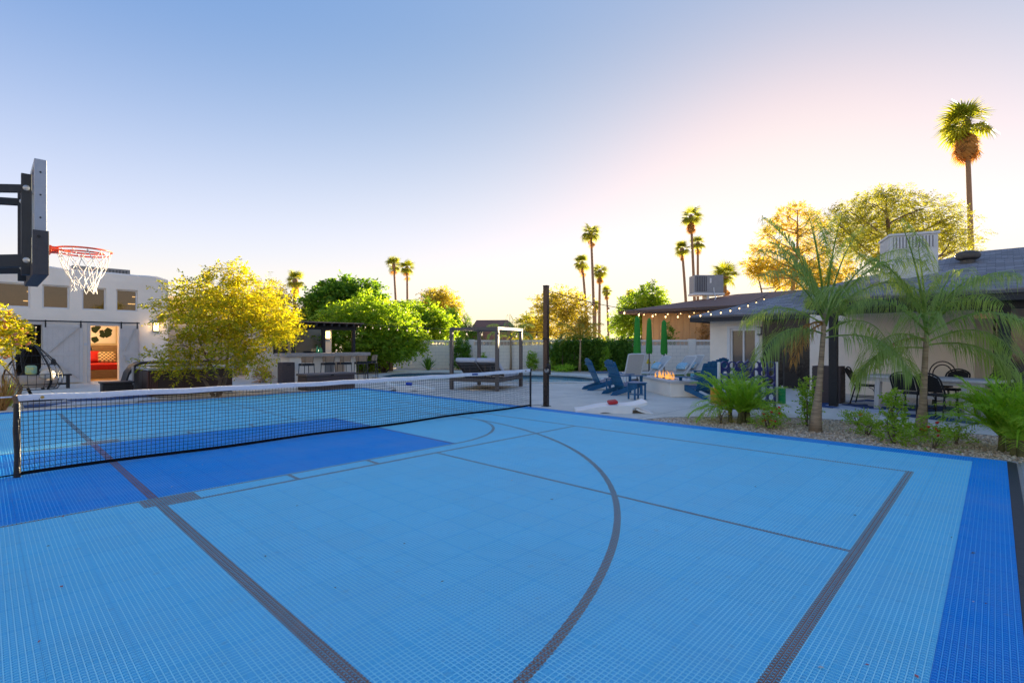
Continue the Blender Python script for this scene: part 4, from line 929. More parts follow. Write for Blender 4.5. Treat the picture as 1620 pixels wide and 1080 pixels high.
p = G(648, 616); ledge_lounger('white wavy pool lounger behind the net with a blue cushion', (p.x, p.y, -.022), A-R(90)+R(188), ('blue_cushion_fabric', (.02,.07,.42)), 'small blue cushion on the white pool lounger')

# ------------------------------------------------------------------ fire table
ft = thing('fire_table', 'long white fire table with a pale top and orange flames', 'fire pit', (0,0,0))
c0 = D(1059, 14.0); dirL = Vector((-.08*SA+.997*CA, .08*CA+.997*SA)); dirW = Vector((dirL.y, -dirL.x)); ft.location = c0; ft.rotation_euler = (0,0,math.atan2(dirL.y, dirL.x))
LT, WT = 2.75, .85
obj('body', B().b2(.04, LT-.04, -WT+.04, -.04, -.02, .355), white_wall, ft, bevel=.01)
tp = B(); 
for (a, c, d, e) in ((0,LT,-WT,-WT+.24),(0,LT,-.24,0),(0,.55,-WT+.241,-.241),(LT-.55,LT,-WT+.241,-.241)): tp.b2(a,c,d,e,.356,.425)
obj('stone_top', tp, mat('cream_cap_stone', (.60,.55,.50), .6, .06, 6), ft, bevel=.006)
obj('burner_tray', B().b2(.551, LT-.551, -WT+.242, -.242, .357, .395), mat('charred_tray', (.02,.016,.014), .8), ft)
gl = B(); rr = random.Random(5)
for k in range(90):
    r_ = rr.uniform(.015,.03); gl.lathe([(r_*.4,-r_*.6),(r_,0),(r_*.4,r_*.6)], 5, (rr.uniform(.6,LT-.6), rr.uniform(-WT+.28,-.28), .40))
tag(obj('fire_glass', gl, mat('dark_fire_glass', (.05,.04,.035), .2), ft), kind='stuff')
fire = bpy.data.materials.new('flame'); fire.use_nodes = True; fn = fire.node_tree.nodes; fl = fire.node_tree.links
em = fn.new('ShaderNodeEmission'); em.inputs[0].default_value = (1,.42,.08,1); em.inputs[1].default_value = .22; tp_ = fn.new('ShaderNodeBsdfTransparent'); ms = fn.new('ShaderNodeMixShader'); ms.inputs[0].default_value = .35
fl.new(tp_.outputs[0], ms.inputs[1]); fl.new(em.outputs[0], ms.inputs[2]); fl.new(ms.outputs[0], fn['Material Output'].inputs[0])
for k in range(22):
    x = rr.uniform(.65, LT-.65); y = rr.uniform(-WT*.62,-WT*.38); hh = rr.uniform(.12,.30); w = rr.uniform(.02,.034); ph = rr.uniform(0,6)
    obj('flame', B().tube([(x+.018*math.sin(ph+j*1.3)*j/4, y+.018*math.cos(ph+j*1.1)*j/4, .40+hh*j/5) for j in range(6)], [w*.7, w, w*.85, w*.6, w*.35, .002], 6), fire, ft, smooth='all')

# ------------------------------------------------------------------ adirondack chairs and side tables
navy = mat('navy_poly_lumber', (.012,.115,.25), .45, .12, 6, .08, 50)
def adirondack(label, loc, rz):
    t = thing('adirondack_chair', label, 'chair', loc, rz, 'navy chairs around the fire table')
    bb, bt = Vector((-.20,0,.20)), Vector((-.56,0,1.0)); dr = (bt-bb).normalized()
    n = 5
    for k in range(n):
        y0 = (k-(n-1)/2)*.108; y1 = (k-(n-1)/2)*.132; L = [.835,.885,.905,.885,.835][k]
        p, q = bb+Vector((0,y0,0)), bb+dr*L+Vector((0,y1,0))
        obj('back_slat', B().bar(p, q, .122, .022, up=(1,0,.4)), navy, t, bevel=.008)
    nb_ = Vector((dr.z,0,-dr.x))
    for s in (.12,.42,.70):
        c = bb+dr*(s) - nb_*(.024); obj('back_rail', B().bar((c.x,-.30,c.z),(c.x,.30,c.z),.07 if s>.2 else .06,.024,up=(-nb_.z,0,nb_.x)), navy, t, bevel=.004)
    for k in range(5):
        x = .33-k*.112; z = .36-(.33-x)*.24; obj('seat_slat', B().box((x,0,z),(.10,.56,.022),0,Matrix.Rotation(R(-13),4,'Y')), navy, t, bevel=.006)
    for y in (-.27,.27):
        obj('rear_leg', B().prism([(.38,.22),(.40,.36),(.34,.37),(-.58,.10),(-.66,.0),(-.46,.0)], y-.014, y+.014, XZ), navy, t, bevel=.005)
        obj('front_leg', B().b2(.28,.37,y*1.14-.014,y*1.14+.014,0,.545), navy, t, bevel=.005)
        obj('arm', B().prism([(.46,-.075),(.46,.075),(.40,.09),(-.36,.04),(-.42,-.0),(-.42,-.06),(-.3,-.06)] if y > 0 else [(.46,.075),(.46,-.075),(.40,-.09),(-.36,-.04),(-.42,.0),(-.42,.06),(-.3,.06)], .546, .572, Matrix.Translation((0, y*1.22, 0))), navy, t, bevel=.005)
        obj('arm_bracket', B().prism([(.30,.545),(.36,.545),(.33,.40)], y*1.14+(.015 if y > 0 else -.045), y*1.14+(.045 if y > 0 else -.015), XZ), navy, t)
    return t
FA = A   # heading straight away from the viewer
def chair_at(px, py, face, label): p = G(px, py); return adirondack(label, (p.x, p.y, -.022), face)
chair_at(955, 615, A-R(80), 'navy slatted garden chair beside the pool end, left of its pair')
chair_at(990, 622, A-R(72), 'navy slatted garden chair between the two small side tables')
chair_at(1104, 627, A+R(24), 'navy slatted garden chair with its back to the four-in-a-row game')
chair_at(1122, 611, A+R(30), 'navy slatted garden chair partly hidden behind the nearer one by the game')
chair_at(1150, 621, A+R(62), 'navy slatted garden chair hidden behind the four-in-a-row board')
def side_table(label, loc, rz):
    t = thing('side_table', label, 'table', loc, rz, 'navy side tables')
    obj('top', B().prism([(.24*math.cos(a), .24*math.sin(a)) for a in np.linspace(-1.9, 1.9, 18)]+[(-.20,.2),(-.20,-.2)], .43, .455), navy, t, bevel=.005)
    for x, y in ((.15,.15),(.15,-.15),(-.16,.16),(-.16,-.16)): obj('leg', B().b2(x-.02,x+.02,y-.02,y+.02,0,.429), navy, t, bevel=.004)
    obj('shelf', B().b2(-.14,.13,-.13,.13,.12,.14), navy, t, bevel=.004)
    obj('apron', B().b2(-.14,.13,.14,.158,.37,.428).b2(-.14,.13,-.158,-.14,.37,.428), navy, t)
    return t
p = G(1007, 630); side_table('navy side table nearest the court beside the garden chair', (p.x,p.y,-.022), A+R(20))
p = G(968, 620.5); side_table('navy side table half hidden between the two garden chairs', (p.x,p.y,-.022), A+R(-10))
aq = mat('aqua_towel', (.28,.66,.72), .9, .05, 10, .3, 60)
p = G(1094, 624); tw = obj('aqua_towel', B().add([(-.02+.02*math.sin(k), -.1+.06*k, .60-.07*j+.01*math.sin(k+j)) for j in range(6) for k in range(4)], [(j*4+k, j*4+k+1, (j+1)*4+k+1, (j+1)*4+k) for j in range(5) for k in range(3)]), aq, loc=(p.x, p.y, -.0), rot=(0,0,A+R(38)), smooth='all')
tag(tw, 'aqua towel hanging on the nearest navy chair by the game', 'towel')

# ------------------------------------------------------------------ white sling loungers, striped towels, umbrellas
wal = mat('white_aluminium', (.74,.74,.73), .45); sling = mat('pale_sling_mesh', (.52,.50,.47), .8, .06, 20, .2, 120)
stripe = bpy.data.materials.new('aqua_striped_towel'); stripe.use_nodes = True; sn = stripe.node_tree.nodes
wv = sn.new('ShaderNodeTexWave'); wv.inputs['Scale'].default_value = 4.2; wv.bands_direction = 'Y'; cr = sn.new('ShaderNodeValToRGB'); cr.color_ramp.interpolation = 'CONSTANT'; cr.color_ramp.elements[0].color = (.03,.42,.62,1); cr.color_ramp.elements[1].position = .5; cr.color_ramp.elements[1].color = (.68,.75,.76,1)
tcs = sn.new('ShaderNodeTexCoord'); stripe.node_tree.links.new(tcs.outputs['Object'], wv.inputs[0]); stripe.node_tree.links.new(wv.outputs[0], cr.inputs[0]); stripe.node_tree.links.new(cr.outputs[0], sn['Principled BSDF'].inputs['Base Color']); sn['Principled BSDF'].inputs['Roughness'].default_value = .9
def sling_lounger(label, loc, rz, towel=None, up=52):
    t = thing('sling_lounger', label, 'lounger', loc, rz, 'white sling loungers by the pool')
    bz_ = Vector((-.2,0,.36)); e = bz_+Vector((-math.cos(R(up)),0,math.sin(R(up))))*.82
    for y in (-.31,.31):
        obj('side_rail', B().bar((-.2,y,.36),(1.15,y,.36),.03,.045), wal, t); obj('back_rail', B().bar((bz_.x,y,bz_.z),(e.x,y,e.z),.03,.045,up=(1,0,0)), wal, t)
        obj('leg', B().tube([(.95,y,.345),(1.0,y,.0)], .018, 8), wal, t); obj('leg', B().tube([(-.15,y,.345),(-.38,y,.0)], .018, 8), wal, t)
        obj('prop', B().tube([(-.2-.3*math.cos(R(up))*1.2,y*.9,.36+.3*math.sin(R(up))*1.2),(-.05,y*.9,.34)], .012, 6), wal, t)
    obj('head_rail', B().tube([(e.x,-.31,e.z),(e.x-.02,-.2,e.z+.02),(e.x-.02,.2,e.z+.02),(e.x,.31,e.z)], .02, 8), wal, t)
    obj('back_sling', B().bar((bz_.x+.005,0,bz_.z),(e.x+.005,0,e.z),.58,.008,up=(1,0,0)), sling, t); obj('seat_sling', B().b2(-.2,1.14,-.29,.29,.355,.363), sling, t)
    if towel:
        q = Matrix.Rotation(rz,4,'Z') @ Vector((-.28,0,.62)); o = obj('striped_towel', B().tube([(0,-.25,0),(0,-.1,.01),(0,.1,.01),(0,.25,0)], [.07,.085,.085,.07], 10), stripe, loc=Vector(loc)+q, rot=(0,R(-up+10),rz), smooth=True)
        o.scale = (.7,1,2.0); tag(o, towel, 'towel')
    return t
def lz(px, z): p = D(px, z); return (p.x, p.y, -.022)
sling_lounger('white sling lounger with its pale back turned to the viewer near the pool end', lz(997, 18.2), A+R(12), None, 66)
sling_lounger('white sling lounger side-on behind the flames of the fire table', lz(1028, 19.8), A+R(104), 'aqua striped towel on the lounger left of the flames', 48)
sling_lounger('white sling lounger with upright back nearest the block wall pilaster', lz(1070, 19.4), A+R(112), 'aqua striped towel on the lounger right of the flames', 50)
sling_lounger('white sling lounger farthest from the pool, half behind its neighbour', lz(1084, 20.2), A+R(112), 'aqua striped towel on the farthest lounger from the pool', 52)
grn = mat('green_umbrella_canvas', (.035,.27,.03), .85, .12, 5, .4, 18); dpole = mat('dark_umbrella_pole', (.045,.04,.038), .5)
def umbrella(label, px, z, ytop, ybot):
    t = thing('closed_umbrella', label, 'umbrella', lz(px, z), 0, 'closed green umbrellas'); h1 = H(ytop, z)+.02; h0 = H(ybot, z)+.02
    obj('pole', B().tube([(0,0,0),(0,0,h1-.05)], .028, 8), dpole, t); obj('base', B().lathe([(.28,0),(.27,.05),(.06,.08)], 18), dpole, t, smooth=True)
    L = h1-h0; b = B(); n = 16; prof = [(0,.115),(.06,.135),(.3,.13),(.7,.115),(.93,.095),(.97,.06),(1,.02)]; vs = []
    for s, r_ in prof:
        for k in range(n):
            a = 2*math.pi*k/n; rr_ = r_*(1+.16*math.cos(8*a+s*2.0)*(1-s*.3)); vs.append((rr_*math.cos(a), rr_*math.sin(a), h0+L*s+(.03*math.sin(3*a+px) if s == 0 else 0)))
    b.add(vs, [(i*n+k, i*n+(k+1) % n, (i+1)*n+(k+1) % n, (i+1)*n+k) for i in range(len(prof)-1) for k in range(n)])
    obj('canopy', b, grn, t, smooth='all'); obj('strap', B().lathe([(.135,h0+L*.35),(.137,h0+L*.35+.04)], 14), grn, t, smooth=True); return t
umbrella('tall closed green umbrella nearest the pool', 1008, 20.5, 500, 562)
umbrella('closed green umbrella in the middle of the three', 1027, 23.4, 503, 559)
umbrella('closed green umbrella nearest the house', 1050.5, 21.6, 506, 560)
for k, (px, py) in enumerate(((1026, 571), (1035.5, 575))):
    zz = 26.5; p = D(px, zz); t = thing('yellow_ornament', ['smaller yellow garden ornament on a stake by the block wall','larger yellow garden ornament on a stake by the block wall'][k], 'ornament', (p.x, p.y, -.03))
    hh = H(py, zz); obj('stake', B().tube([(0,0,0),(0,0,hh)], .01, 5), dpole, t)
    obj('bell', B().lathe([(.10,-.14),(.12,-.10),(.06,.06),(.02,.12)], 10, (0,0,hh+.03)), mat('yellow_enamel', (.75,.52,.02), .4), t, smooth=True)

# ------------------------------------------------------------------ giant four-in-a-row game
p = G(1183, 653); gm_ = thing('four_in_a_row_game', 'giant navy four-in-a-row game on white posts behind the bushy palm', 'game', (p.x, p.y, -.022), A-R(90)+R(3))
blu = mat('navy_game_plastic', (.008,.016,.16), .4, .08, 6); gw = mat('white_game_plastic', (.78,.77,.75), .4)
b = B(); cs = .168; n = 24; z0 = .10
for i in range(7):
    for j in range(6):
        cx_, cz_ = (i-3)*cs, z0+(j+.5)*cs; vs = []; top_ = j == 5
        for y in (-.03, .03):
            for k in range(n):
                a = 2*math.pi*k/n; vs.append((cx_+.066*math.cos(a), y, cz_+.066*math.sin(a)))
            for k in range(n):
                a = 2*math.pi*k/n; c_, s_ = math.cos(a), math.sin(a); m_ = cs/2/max(abs(c_), abs(s_))
                if top_ and s_ > 0: m_ = min(m_, cs/2*1.02)
                vs.append((cx_+m_*c_, y, cz_+m_*s_))
        fs = []
        for k in range(n):
            l = (k+1) % n
            fs += [(k, n+k, n+l, l), (2*n+k, 2*n+l, 3*n+l, 3*n+k), (k, l, 2*n+l, 2*n+k)]
            if top_ or i in (0, 6) or j == 0: fs.append((n+k, 3*n+k, 3*n+l, n+l))
        b.add(vs, fs)
obj('grid_board', b, blu, gm_)
for s in (-1, 1):
    obj('post', B().b2(s*.62-.025, s*.62+.025, -.025, .025, 0, 1.09), gw, gm_, bevel=.008); obj('foot', B().b2(s*.62-.03, s*.62+.03, -.26, .26, 0, .05), gw, gm_, bevel=.01)
    obj('peg_arm', B().b2(s*.66-.035, s*.66+.035, -.13, .13, .20, .225), gw, gm_)
    for y in (-.09, .09): obj('peg', B().tube([(s*.69, y, .226),(s*.69, y, .60)], .014, 8), gw, gm_)
ringy = mesh('game_ring', B().lathe([(.030,0),(.066,.002),(.070,.014),(.066,.026),(.030,.028)], 18), smooth=True); ringy.materials.append(mat('amber_game_plastic', (.80,.38,.01), .35))
ringg = mesh('game_ring', B().lathe([(.030,0),(.066,.002),(.070,.014),(.066,.026),(.030,.028)], 18), smooth=True); ringg.materials.append(mat('green_game_plastic', (.01,.33,.10), .35))
for s, me, lb, gr in ((-1, ringy, 'amber game disc stacked on the pegs beside the four-in-a-row game', 'amber game discs'), (1, ringg, 'green game disc stacked on the pegs beside the four-in-a-row game', 'green game discs')):
    for y in (-.09, .09):
        for k in range(11):
            q = gm_.matrix_basis @ Vector((s*.69, y, .2265+k*.0295)); tag(obj('game_disc', me, None, loc=q), lb, 'game disc', gr)

# ------------------------------------------------------------------ deck boxes
brown_p = mat('brown_resin', (.085,.062,.060), .6, .1, 8, .1, 80)
def slatted_cabinet(label, loc, rz, w, d, h, m=brown_p):
    t = thing('storage_cabinet', label, 'cabinet', loc, rz)
    obj('body', B().b2(-w/2+.012,w/2-.012,-d/2+.012,d/2-.012,0,h-.03), m, t); obj('lid', B().b2(-w/2,w/2,-d/2,d/2,h-.03,h), m, t, bevel=.01)
    n = 10; st = (h-.06)/n
    for k in range(n):
        z = .02+k*st
        for (a, c, e, g_) in ((-w/2+.004,w/2-.004,-d/2,-d/2+.0115),(-w/2+.004,w/2-.004,d/2-.0115,d/2),(-w/2,-w/2+.0115,-d/2+.012,d/2-.012),(w/2-.0115,w/2,-d/2+.012,d/2-.012)): obj('slat', B().b2(a,c,e,g_,z+.004,z+st-.004), m, t)
    obj('handle', B().b2(-.07,.07,-d/2-.012,-d/2-.001,h-.10,h-.08), black_metal, t); return t
p = G(452, 606); slatted_cabinet('brown slatted bin beside the white end of the bar', (p.x+.1, p.y+.2, -.022), 0, .46, .46, .79)
p = D(1316, 12.6); slatted_cabinet('brown slatted cabinet behind the black patio post', (p.x+.15, p.y+.1, -.022), R(0), .55, .62, .92)
db2 = thing('deck_box', 'long brown storage box at the far edge of the court', 'storage box', (7.85, 15.95, -.03))
obj('body', B().b2(-.82,.82,-.34,.34,0,.46), brown_p, db2, bevel=.01); obj('lid', B().b2(-.86,.86,-.38,.38,.461,.53), mat('taupe_resin_lid', (.13,.10,.09), .55, .1, 6), db2, bevel=.015)
for s in (-1, 1):
    k0 = -.78 if s < 0 else .03
    for k in range(9): obj('slat', B().b2(k0+k*.083, k0+k*.083+.074, -.352, -.3405, .03, .42), brown_p, db2)
for k in range(7): obj('slat', B().b2(-.832,-.8205,-.30+k*.088,-.225+k*.088,.03,.42), brown_p, db2)
obj('latch', B().b2(-.05,.05,-.395,-.381,.46,.50), black_metal, db2)

# ------------------------------------------------------------------ bar stools
rope = mat('tan_woven_rope', (.36,.25,.16), .8, .2, 30, .4, 120); gunm = mat('gunmetal_legs', (.075,.065,.06), .45, .1, 10); ncu = mat('black_seat_cushion', (.015,.016,.020), .8)
def stool(label, u, v, rz):
    t = thing('bar_stool', label, 'stool', (u, v, -.02), rz, 'woven bar stools at the counter')
    for x in (-.2,.2):
        for y in (-.2,.2): obj('leg', B().tube([(x*1.12,y*1.12,0),(x*.95,y*.95,.66)], .014, 8), gunm, t)
    obj('footrest', B().tube([(-.21,-.21,.26),(.21,-.21,.26),(.21,.21,.26),(-.21,.21,.26)], .010, 6, closed=True), gunm, t)
    obj('seat_frame', B().b2(-.22,.22,-.21,.21,.66,.69), gunm, t, bevel=.01); obj('seat_cushion', B().b2(-.215,.215,-.205,.205,.691,.745), ncu, t, bevel=.02)
    n = 14; bk = []
    for i, (z, o) in enumerate(((.78,.0),(.87,.01),(.96,.02),(1.0,.022))):
        for k in range(n):
            a = math.pi*(1.06+.88*k/(n-1)); bk.append(((.23+o)*math.cos(a), (.20+o)*math.sin(a)-.02, z - (.05 if i == 3 and k in (0,n-1) else 0)))
    b = B().add(bk, [(i*n+k, i*n+k+1, (i+1)*n+k+1, (i+1)*n+k) for i in range(3) for k in range(n-1)])
    obj('woven_back', b, rope, t, smooth='all')
    obj('back_rim', B().tube([bk[3*n+k] for k in range(n)], .013, 6), rope, t, smooth='all')
    for k in (0, 3, 10, 13): obj('back_post', B().tube([(bk[k][0]*.95, bk[k][1]*.95, .67), bk[k], bk[3*n+k]], .011, 6), rope if k in (0,13) else gunm, t)
    return t
for px, rz, v, lb in ((485,R(6),18.75,'woven bar stool nearest the white end of the bar'),(519,R(-4),18.85,'second woven bar stool from the white end of the bar'),(545,R(4),18.8,'middle woven bar stool of the five at the bar'),(571,R(-8),18.8,'fourth woven bar stool from the white end of the bar'),(588,R(48),19.3,'turned woven bar stool at the fence end of the bar')):
    u, _ = onv(px, v); stool(lb, u, v, rz)

# ------------------------------------------------------------------ hot tub
ht = thing('hot_tub', 'brown panelled hot tub with its dark cover folded back', 'hot tub', (3.2, 17.1, -.022))
hb = mat('dark_brown_panel', (.045,.026,.022), .5, .15, 6); hs2 = mat('grey_acrylic_shell', (.50,.49,.48), .3)
obj('cabinet', B().b2(.03,2.17,.03,2.17,0,.72), hb, ht, bevel=.03)
for face in range(2):
    for k in range(3):
        a = .27+k*.58
        if face == 0: obj('panel', B().b2(a, a+.55, .012, .0295, .05, .70), hb, ht, bevel=.004)
        else: obj('panel', B().b2(.012, .0295, a, a+.55, .05, .70), hb, ht, bevel=.004)
for x in (.04,.09,.14,.19):
    obj('corner_rib', B().b2(x, x+.035, -.004, .0295, .02, .71), mat('red_brown_rib', (.09,.035,.025), .4), ht, bevel=.006); obj('corner_rib', B().b2(-.004, .0295, x+.0, x+.035, .02, .71), mat('red_brown_rib', (.09,.035,.025), .4), ht, bevel=.006)
sh = B(); 
for (a, c, d, e) in ((-.02,2.22,-.02,.26),(-.02,2.22,1.94,2.22),(-.02,.26,.261,1.939),(1.94,2.22,.261,1.939)): sh.b2(a,c,d,e,.725,.80)
obj('shell_rim', sh, hs2, ht, bevel=.02); obj('tub_water', B().b2(.26,1.94,.26,1.94,.55,.66), wm, ht)
cvm = mat('charcoal_vinyl_cover', (.028,.026,.027), .55, .2, 10, .4, 25)
cvp = [(-.30,.02),(-.27,.35),(-.20,.62),(-.05,.85),(.12,.93),(2.15,.95),(2.2,.90)]
obj('folded_cover', B().prism([(x, z) for x, z in cvp]+[(x+.03, z-.07) for x, z in reversed(cvp)], 1.55, 2.32, Matrix(((1,0,0,0),(0,0,1,0),(0,1,0,0),(0,0,0,1)))), cvm, ht, smooth=True)
obj('cover_strap', B().tube([(-.1,1.5,.80),(-.1,1.5,.05)], .03, 6), mat('pale_strap', (.5,.48,.46), .6), ht)
st_ = thing('tub_step', 'dark step box at the guest house side of the hot tub', 'step', (2.3, 17.9, -.022)); obj('top', B().b2(-.02,.72,-.02,.62,.36,.40), black_wood, st_, bevel=.008); obj('riser', B().b2(.02,.68,.02,.58,0,.359), black_wood, st_); obj('rail', B().b2(.0,.70,.0,.019,.25,.30).b2(.0,.05,.0,.019,0,.25).b2(.65,.70,.0,.019,0,.25), black_wood, st_)

# ------------------------------------------------------------------ hanging egg chair, bench with cactus figure, rug
ec = D(50, 13.2); eg = thing('hanging_egg_chair', 'black hanging basket chair with cushions on a curved stand', 'chair', (ec.x, ec.y, -.022), A-R(90))
bkm = mat('black_steel_rod', (.014,.014,.015), .45)
ring_ = [(.68*math.cos(a), .42*math.sin(a), .82+.66*0) for a in (0,)]
def egg(a, s):  # a: angle round, s: 0 bottom .. 1 top
    z = .30+1.15*s; r_ = .70*math.sin(math.pi*(.20+.78*s))**.75*(1.12-.55*s); return (r_*math.cos(a), r_*.75*math.sin(a)+.05, z)
b = B()
for k in range(22):
    a = 2*math.pi*k/22
    openf = 200 < math.degrees(a) < 340
    smax = .34 if openf else 1.0
    b.tube([egg(a, s*smax/8) for s in range(9)], .006, 5)
obj('wire_ribs', b, bkm, eg)
for s, lo in ((.0,0),(.12,0),(.34,0),(.55,1),(.75,1)):
    pts = [egg(a, s) for a in (np.linspace(-R(20), R(200), 24) if lo else np.linspace(0, 2*math.pi, 37)[:-1])]
    obj('wire_hoop', B().tube(pts, .009, 6, closed=not lo), bkm, eg, smooth='all')
for sg in (R(-20), R(200)): obj('front_tube', B().tube([egg(sg+(.0), s*1.0/12) for s in range(13)], .022, 8), bkm, eg, smooth='all')
bas = mat('greige_seat_cushion', (.42,.36,.32), .9, .08, 6, .3, 30)
b = B(); vs = []; n = 22
for i in range(6):
    for k in range(n):
        p = egg(2*math.pi*k/n, .02+.055*i); f_ = .93-.03*i if i < 4 else .75-.35*(i-4); vs.append((p[0]*f_, (p[1]-.05)*f_+.05, p[2]+.02))
b.add(vs, [(i*n+k, i*n+(k+1) % n, (i+1)*n+(k+1) % n, (i+1)*n+k) for i in range(5) for k in range(n)]+[tuple(range(n-1,-1,-1)), tuple(5*n+k for k in range(n))])
obj('seat_pad', b, bas, eg, smooth='all')
wtc = mat('white_cushion', (.62,.60,.58), .9)
def lump(name, c, r_, m, par): obj(name, B().lathe([(.02,-r_[2]),(r_[0]*.75,-r_[2]*.7),(r_[0],0),(r_[0]*.75,r_[2]*.7),(.02,r_[2])], 12, c), m, par, smooth='all')
lump('back_pillow', (.30,.20,.78), (.22,.2,.15), wtc, eg); lump('back_pillow', (.46,-.05,.68), (.17,.2,.12), wtc, eg)
tg_ = obj('bright_pillow', B().box((.10,-.12,.80),(.26,.12,.24)), mat('aqua_yellow_print', (.02,.38,.58), .8, col2=(.75,.68,.05), scale=5), eg, bevel=.05)
st1 = [(-.45,.5,.02),(-.56,.42,.4),(-.58,.35,1.0),(-.52,.25,1.5),(-.35,.15,1.82),(-.12,.07,1.92),(.05,.05,1.90)]
obj('stand_post', B().tube(st1, .035, 10), bkm, eg, smooth='all')
obj('stand_base', B().tube([(-.1+.75*math.cos(a), .05+.60*math.sin(a), .03) for a in np.linspace(0,2*math.pi,41)[:-1]], .03, 8, closed=True), bkm, eg, smooth='all')
obj('hanger_chain', B().tube([(.05,.05,1.90),(.05,.05,1.68),(.02,.05,1.44)], .014, 6), bkm, eg)
pbn = D(91, 16.8); bn = thing('black_bench', 'small black bench in front of the barn door', 'bench', (pbn.x, pbn.y, -.022), 0)
obj('seat', B().b2(-.45,.35,-.16,.16,.42,.47), black_wood, bn, bevel=.006)
for x in (-.36,.26): obj('leg', B().b2(x-.04,x+.04,-.13,.13,0,.419), black_wood, bn); 
obj('stretcher', B().b2(-.319,.219,-.02,.02,.12,.18), black_wood, bn)
cs_ = thing('cactus_sculpture', 'black cactus-shaped ornament on the small bench', 'ornament', (pbn.x-.10, pbn.y, .448))
obj('paddle', B().lathe([(.02,0),(.11,.05),(.14,.14),(.11,.22),(.03,.26)], 14), black_metal, cs_, smooth='all'); obj('paddle', B().lathe([(.02,.24),(.065,.30),(.075,.40),(.05,.5),(.01,.53)], 12), black_metal, cs_, smooth='all')
rugm = bpy.data.materials.new('navy_white_rug'); rugm.use_nodes = True; rn = rugm.node_tree.nodes; rl = rugm.node_tree.links
tcr = rn.new('ShaderNodeTexCoord'); nzr = rn.new('ShaderNodeTexNoise'); nzr.inputs['Scale'].default_value = .75; nzr.inputs['Detail'].default_value = 3; crr = rn.new('ShaderNodeValToRGB'); crr.color_ramp.interpolation = 'CONSTANT'; crr.color_ramp.elements[0].color = (.03,.075,.20,1); crr.color_ramp.elements[1].position = .49; crr.color_ramp.elements[1].color = (.62,.61,.62,1)
rl.new(tcr.outputs['Object'], nzr.inputs[0]); rl.new(nzr.outputs[0], crr.inputs[0]); rl.new(crr.outputs[0], rn['Principled BSDF'].inputs['Base Color']); rn['Principled BSDF'].inputs['Roughness'].default_value = .95
q0 = G(140, 634); tag(obj('outdoor_rug', B().box((0,0,.003),(2.6,1.6,.008)), rugm, loc=(q0.x+.1, q0.y+.15, -.018)), 'navy and white outdoor rug on the guest house patio', 'rug')

# ------------------------------------------------------------------ dining set on the covered patio
q = [G(1325,646), G(1560,672), G(1500,636)]
TA = math.atan2(.94,.35); tag(obj('dining_rug', B().box((0,0,.003),(2.7,4.2,.008)), rugm, loc=(14.2, .95, -.018), rot=(0,0,TA-R(90))), 'blue and white outdoor rug under the dining table', 'rug')
wht = mat('whitewashed_wood', (.62,.59,.55), .55, .1, 4, .1, 40, stretch=(8,1,1))
TA = math.atan2(.94,.35); TC = Vector((14.05, 1.05, -.012)); dt = thing('dining_table', 'long whitewashed dining table on the covered patio', 'table', TC, TA)
for k in range(5): obj('plank', B().b2(-1.22,1.22,-.48+k*.192,-.48+k*.192+.188,.70,.75), wht, dt, bevel=.005)
obj('apron', B().b2(-1.1,1.1,-.40,-.37,.62,.699).b2(-1.1,1.1,.37,.40,.62,.699), wht, dt)
for s in (-1, 1):
    for y in (-1, 1): obj('leg', B().bar((s*.84, y*.30, 0), (s*.78, y*.36, .695), .10, .12, up=(0,1,0)), wht, dt, bevel=.006)
    obj('end_beam', B().b2(s*.80-.04, s*.80+.04, -.30, .30, .62,.698), wht, dt)
obj('stretcher', B().b2(-.8,.8,-.04,.04,.28,.36), wht, dt)
bkr = mat('black_rattan', (.014,.013,.014), .5, .2, 40, .6, 150)
def bistro(label, loc, rz):
    t = thing('bistro_chair', label, 'chair', (loc[0], loc[1], -.012), rz, 'black dining chairs')
    ux = lambda z: -.20-.16*(z-.45)
    for y in (-.19,.19):
        obj('leg', B().tube([(.20,y*.95,.44),(.22,y*1.05,0)], .016, 8), bkr, t)
        obj('leg', B().tube([(-.19,y*.95,.44),(-.30,y*1.1,0)], .016, 8), bkr, t)
        obj('brace', B().tube([(.21,y*.99,.30),(.16,y*.97,.39),(.08,y*.95,.425)], .008, 6), bkr, t)
        obj('side_stretcher', B().tube([(.215,y*1.02,.18),(-.26,y*1.05,.18)], .010, 6), bkr, t)
    obj('seat', B().prism([(.24,-.20),(.24,.20),(.18,.23),(-.17,.20),(-.21,.15),(-.21,-.15),(-.17,-.20),(.18,-.23)], .44, .475), bkr, t, bevel=.008)
    arch = [(-.19,-.20,.44)] + [(-.20-.17*s, -.215, .45+.30*s) for s in (.3,.7,1)] + [(-.385-.02*math.sin(a), -.215*math.cos(a), .75+.14*math.sin(a)) for a in np.linspace(.3, math.pi-.3, 9)] + [(-.20-.17*s, .215, .45+.30*s) for s in (1,.7,.3)] + [(-.19,.20,.44)]
    obj('back_frame', B().tube(arch, .017, 8), bkr, t, smooth='all')
    pan_ = []
    for i in range(7):
        s = i/6; z = .52+.34*s; hw = .19 if s < .75 else .19*math.sqrt(max(.05, 1-((s-.75)/.27)**2)); pan_ += [(-.205-.17*(z-.45)/.30+.002, y*hw, z) for y in (-1,-.5,0,.5,1)]
    obj('woven_back', B().add(pan_, [(i*5+k, i*5+k+1, (i+1)*5+k+1, (i+1)*5+k) for i in range(6) for k in range(4)]), bkr, t)
    vz = B()
    for i in range(7):
        z = .55+i*.042
        for sgn in (-1, 1): vz.bar((-.212-.17*(z-.45)/.30, 0, z), (-.212-.17*(z+.05-.45)/.30, sgn*.15, z+.05), .007, .007)
    obj('chevron_weave', vz, bkr, t); return t
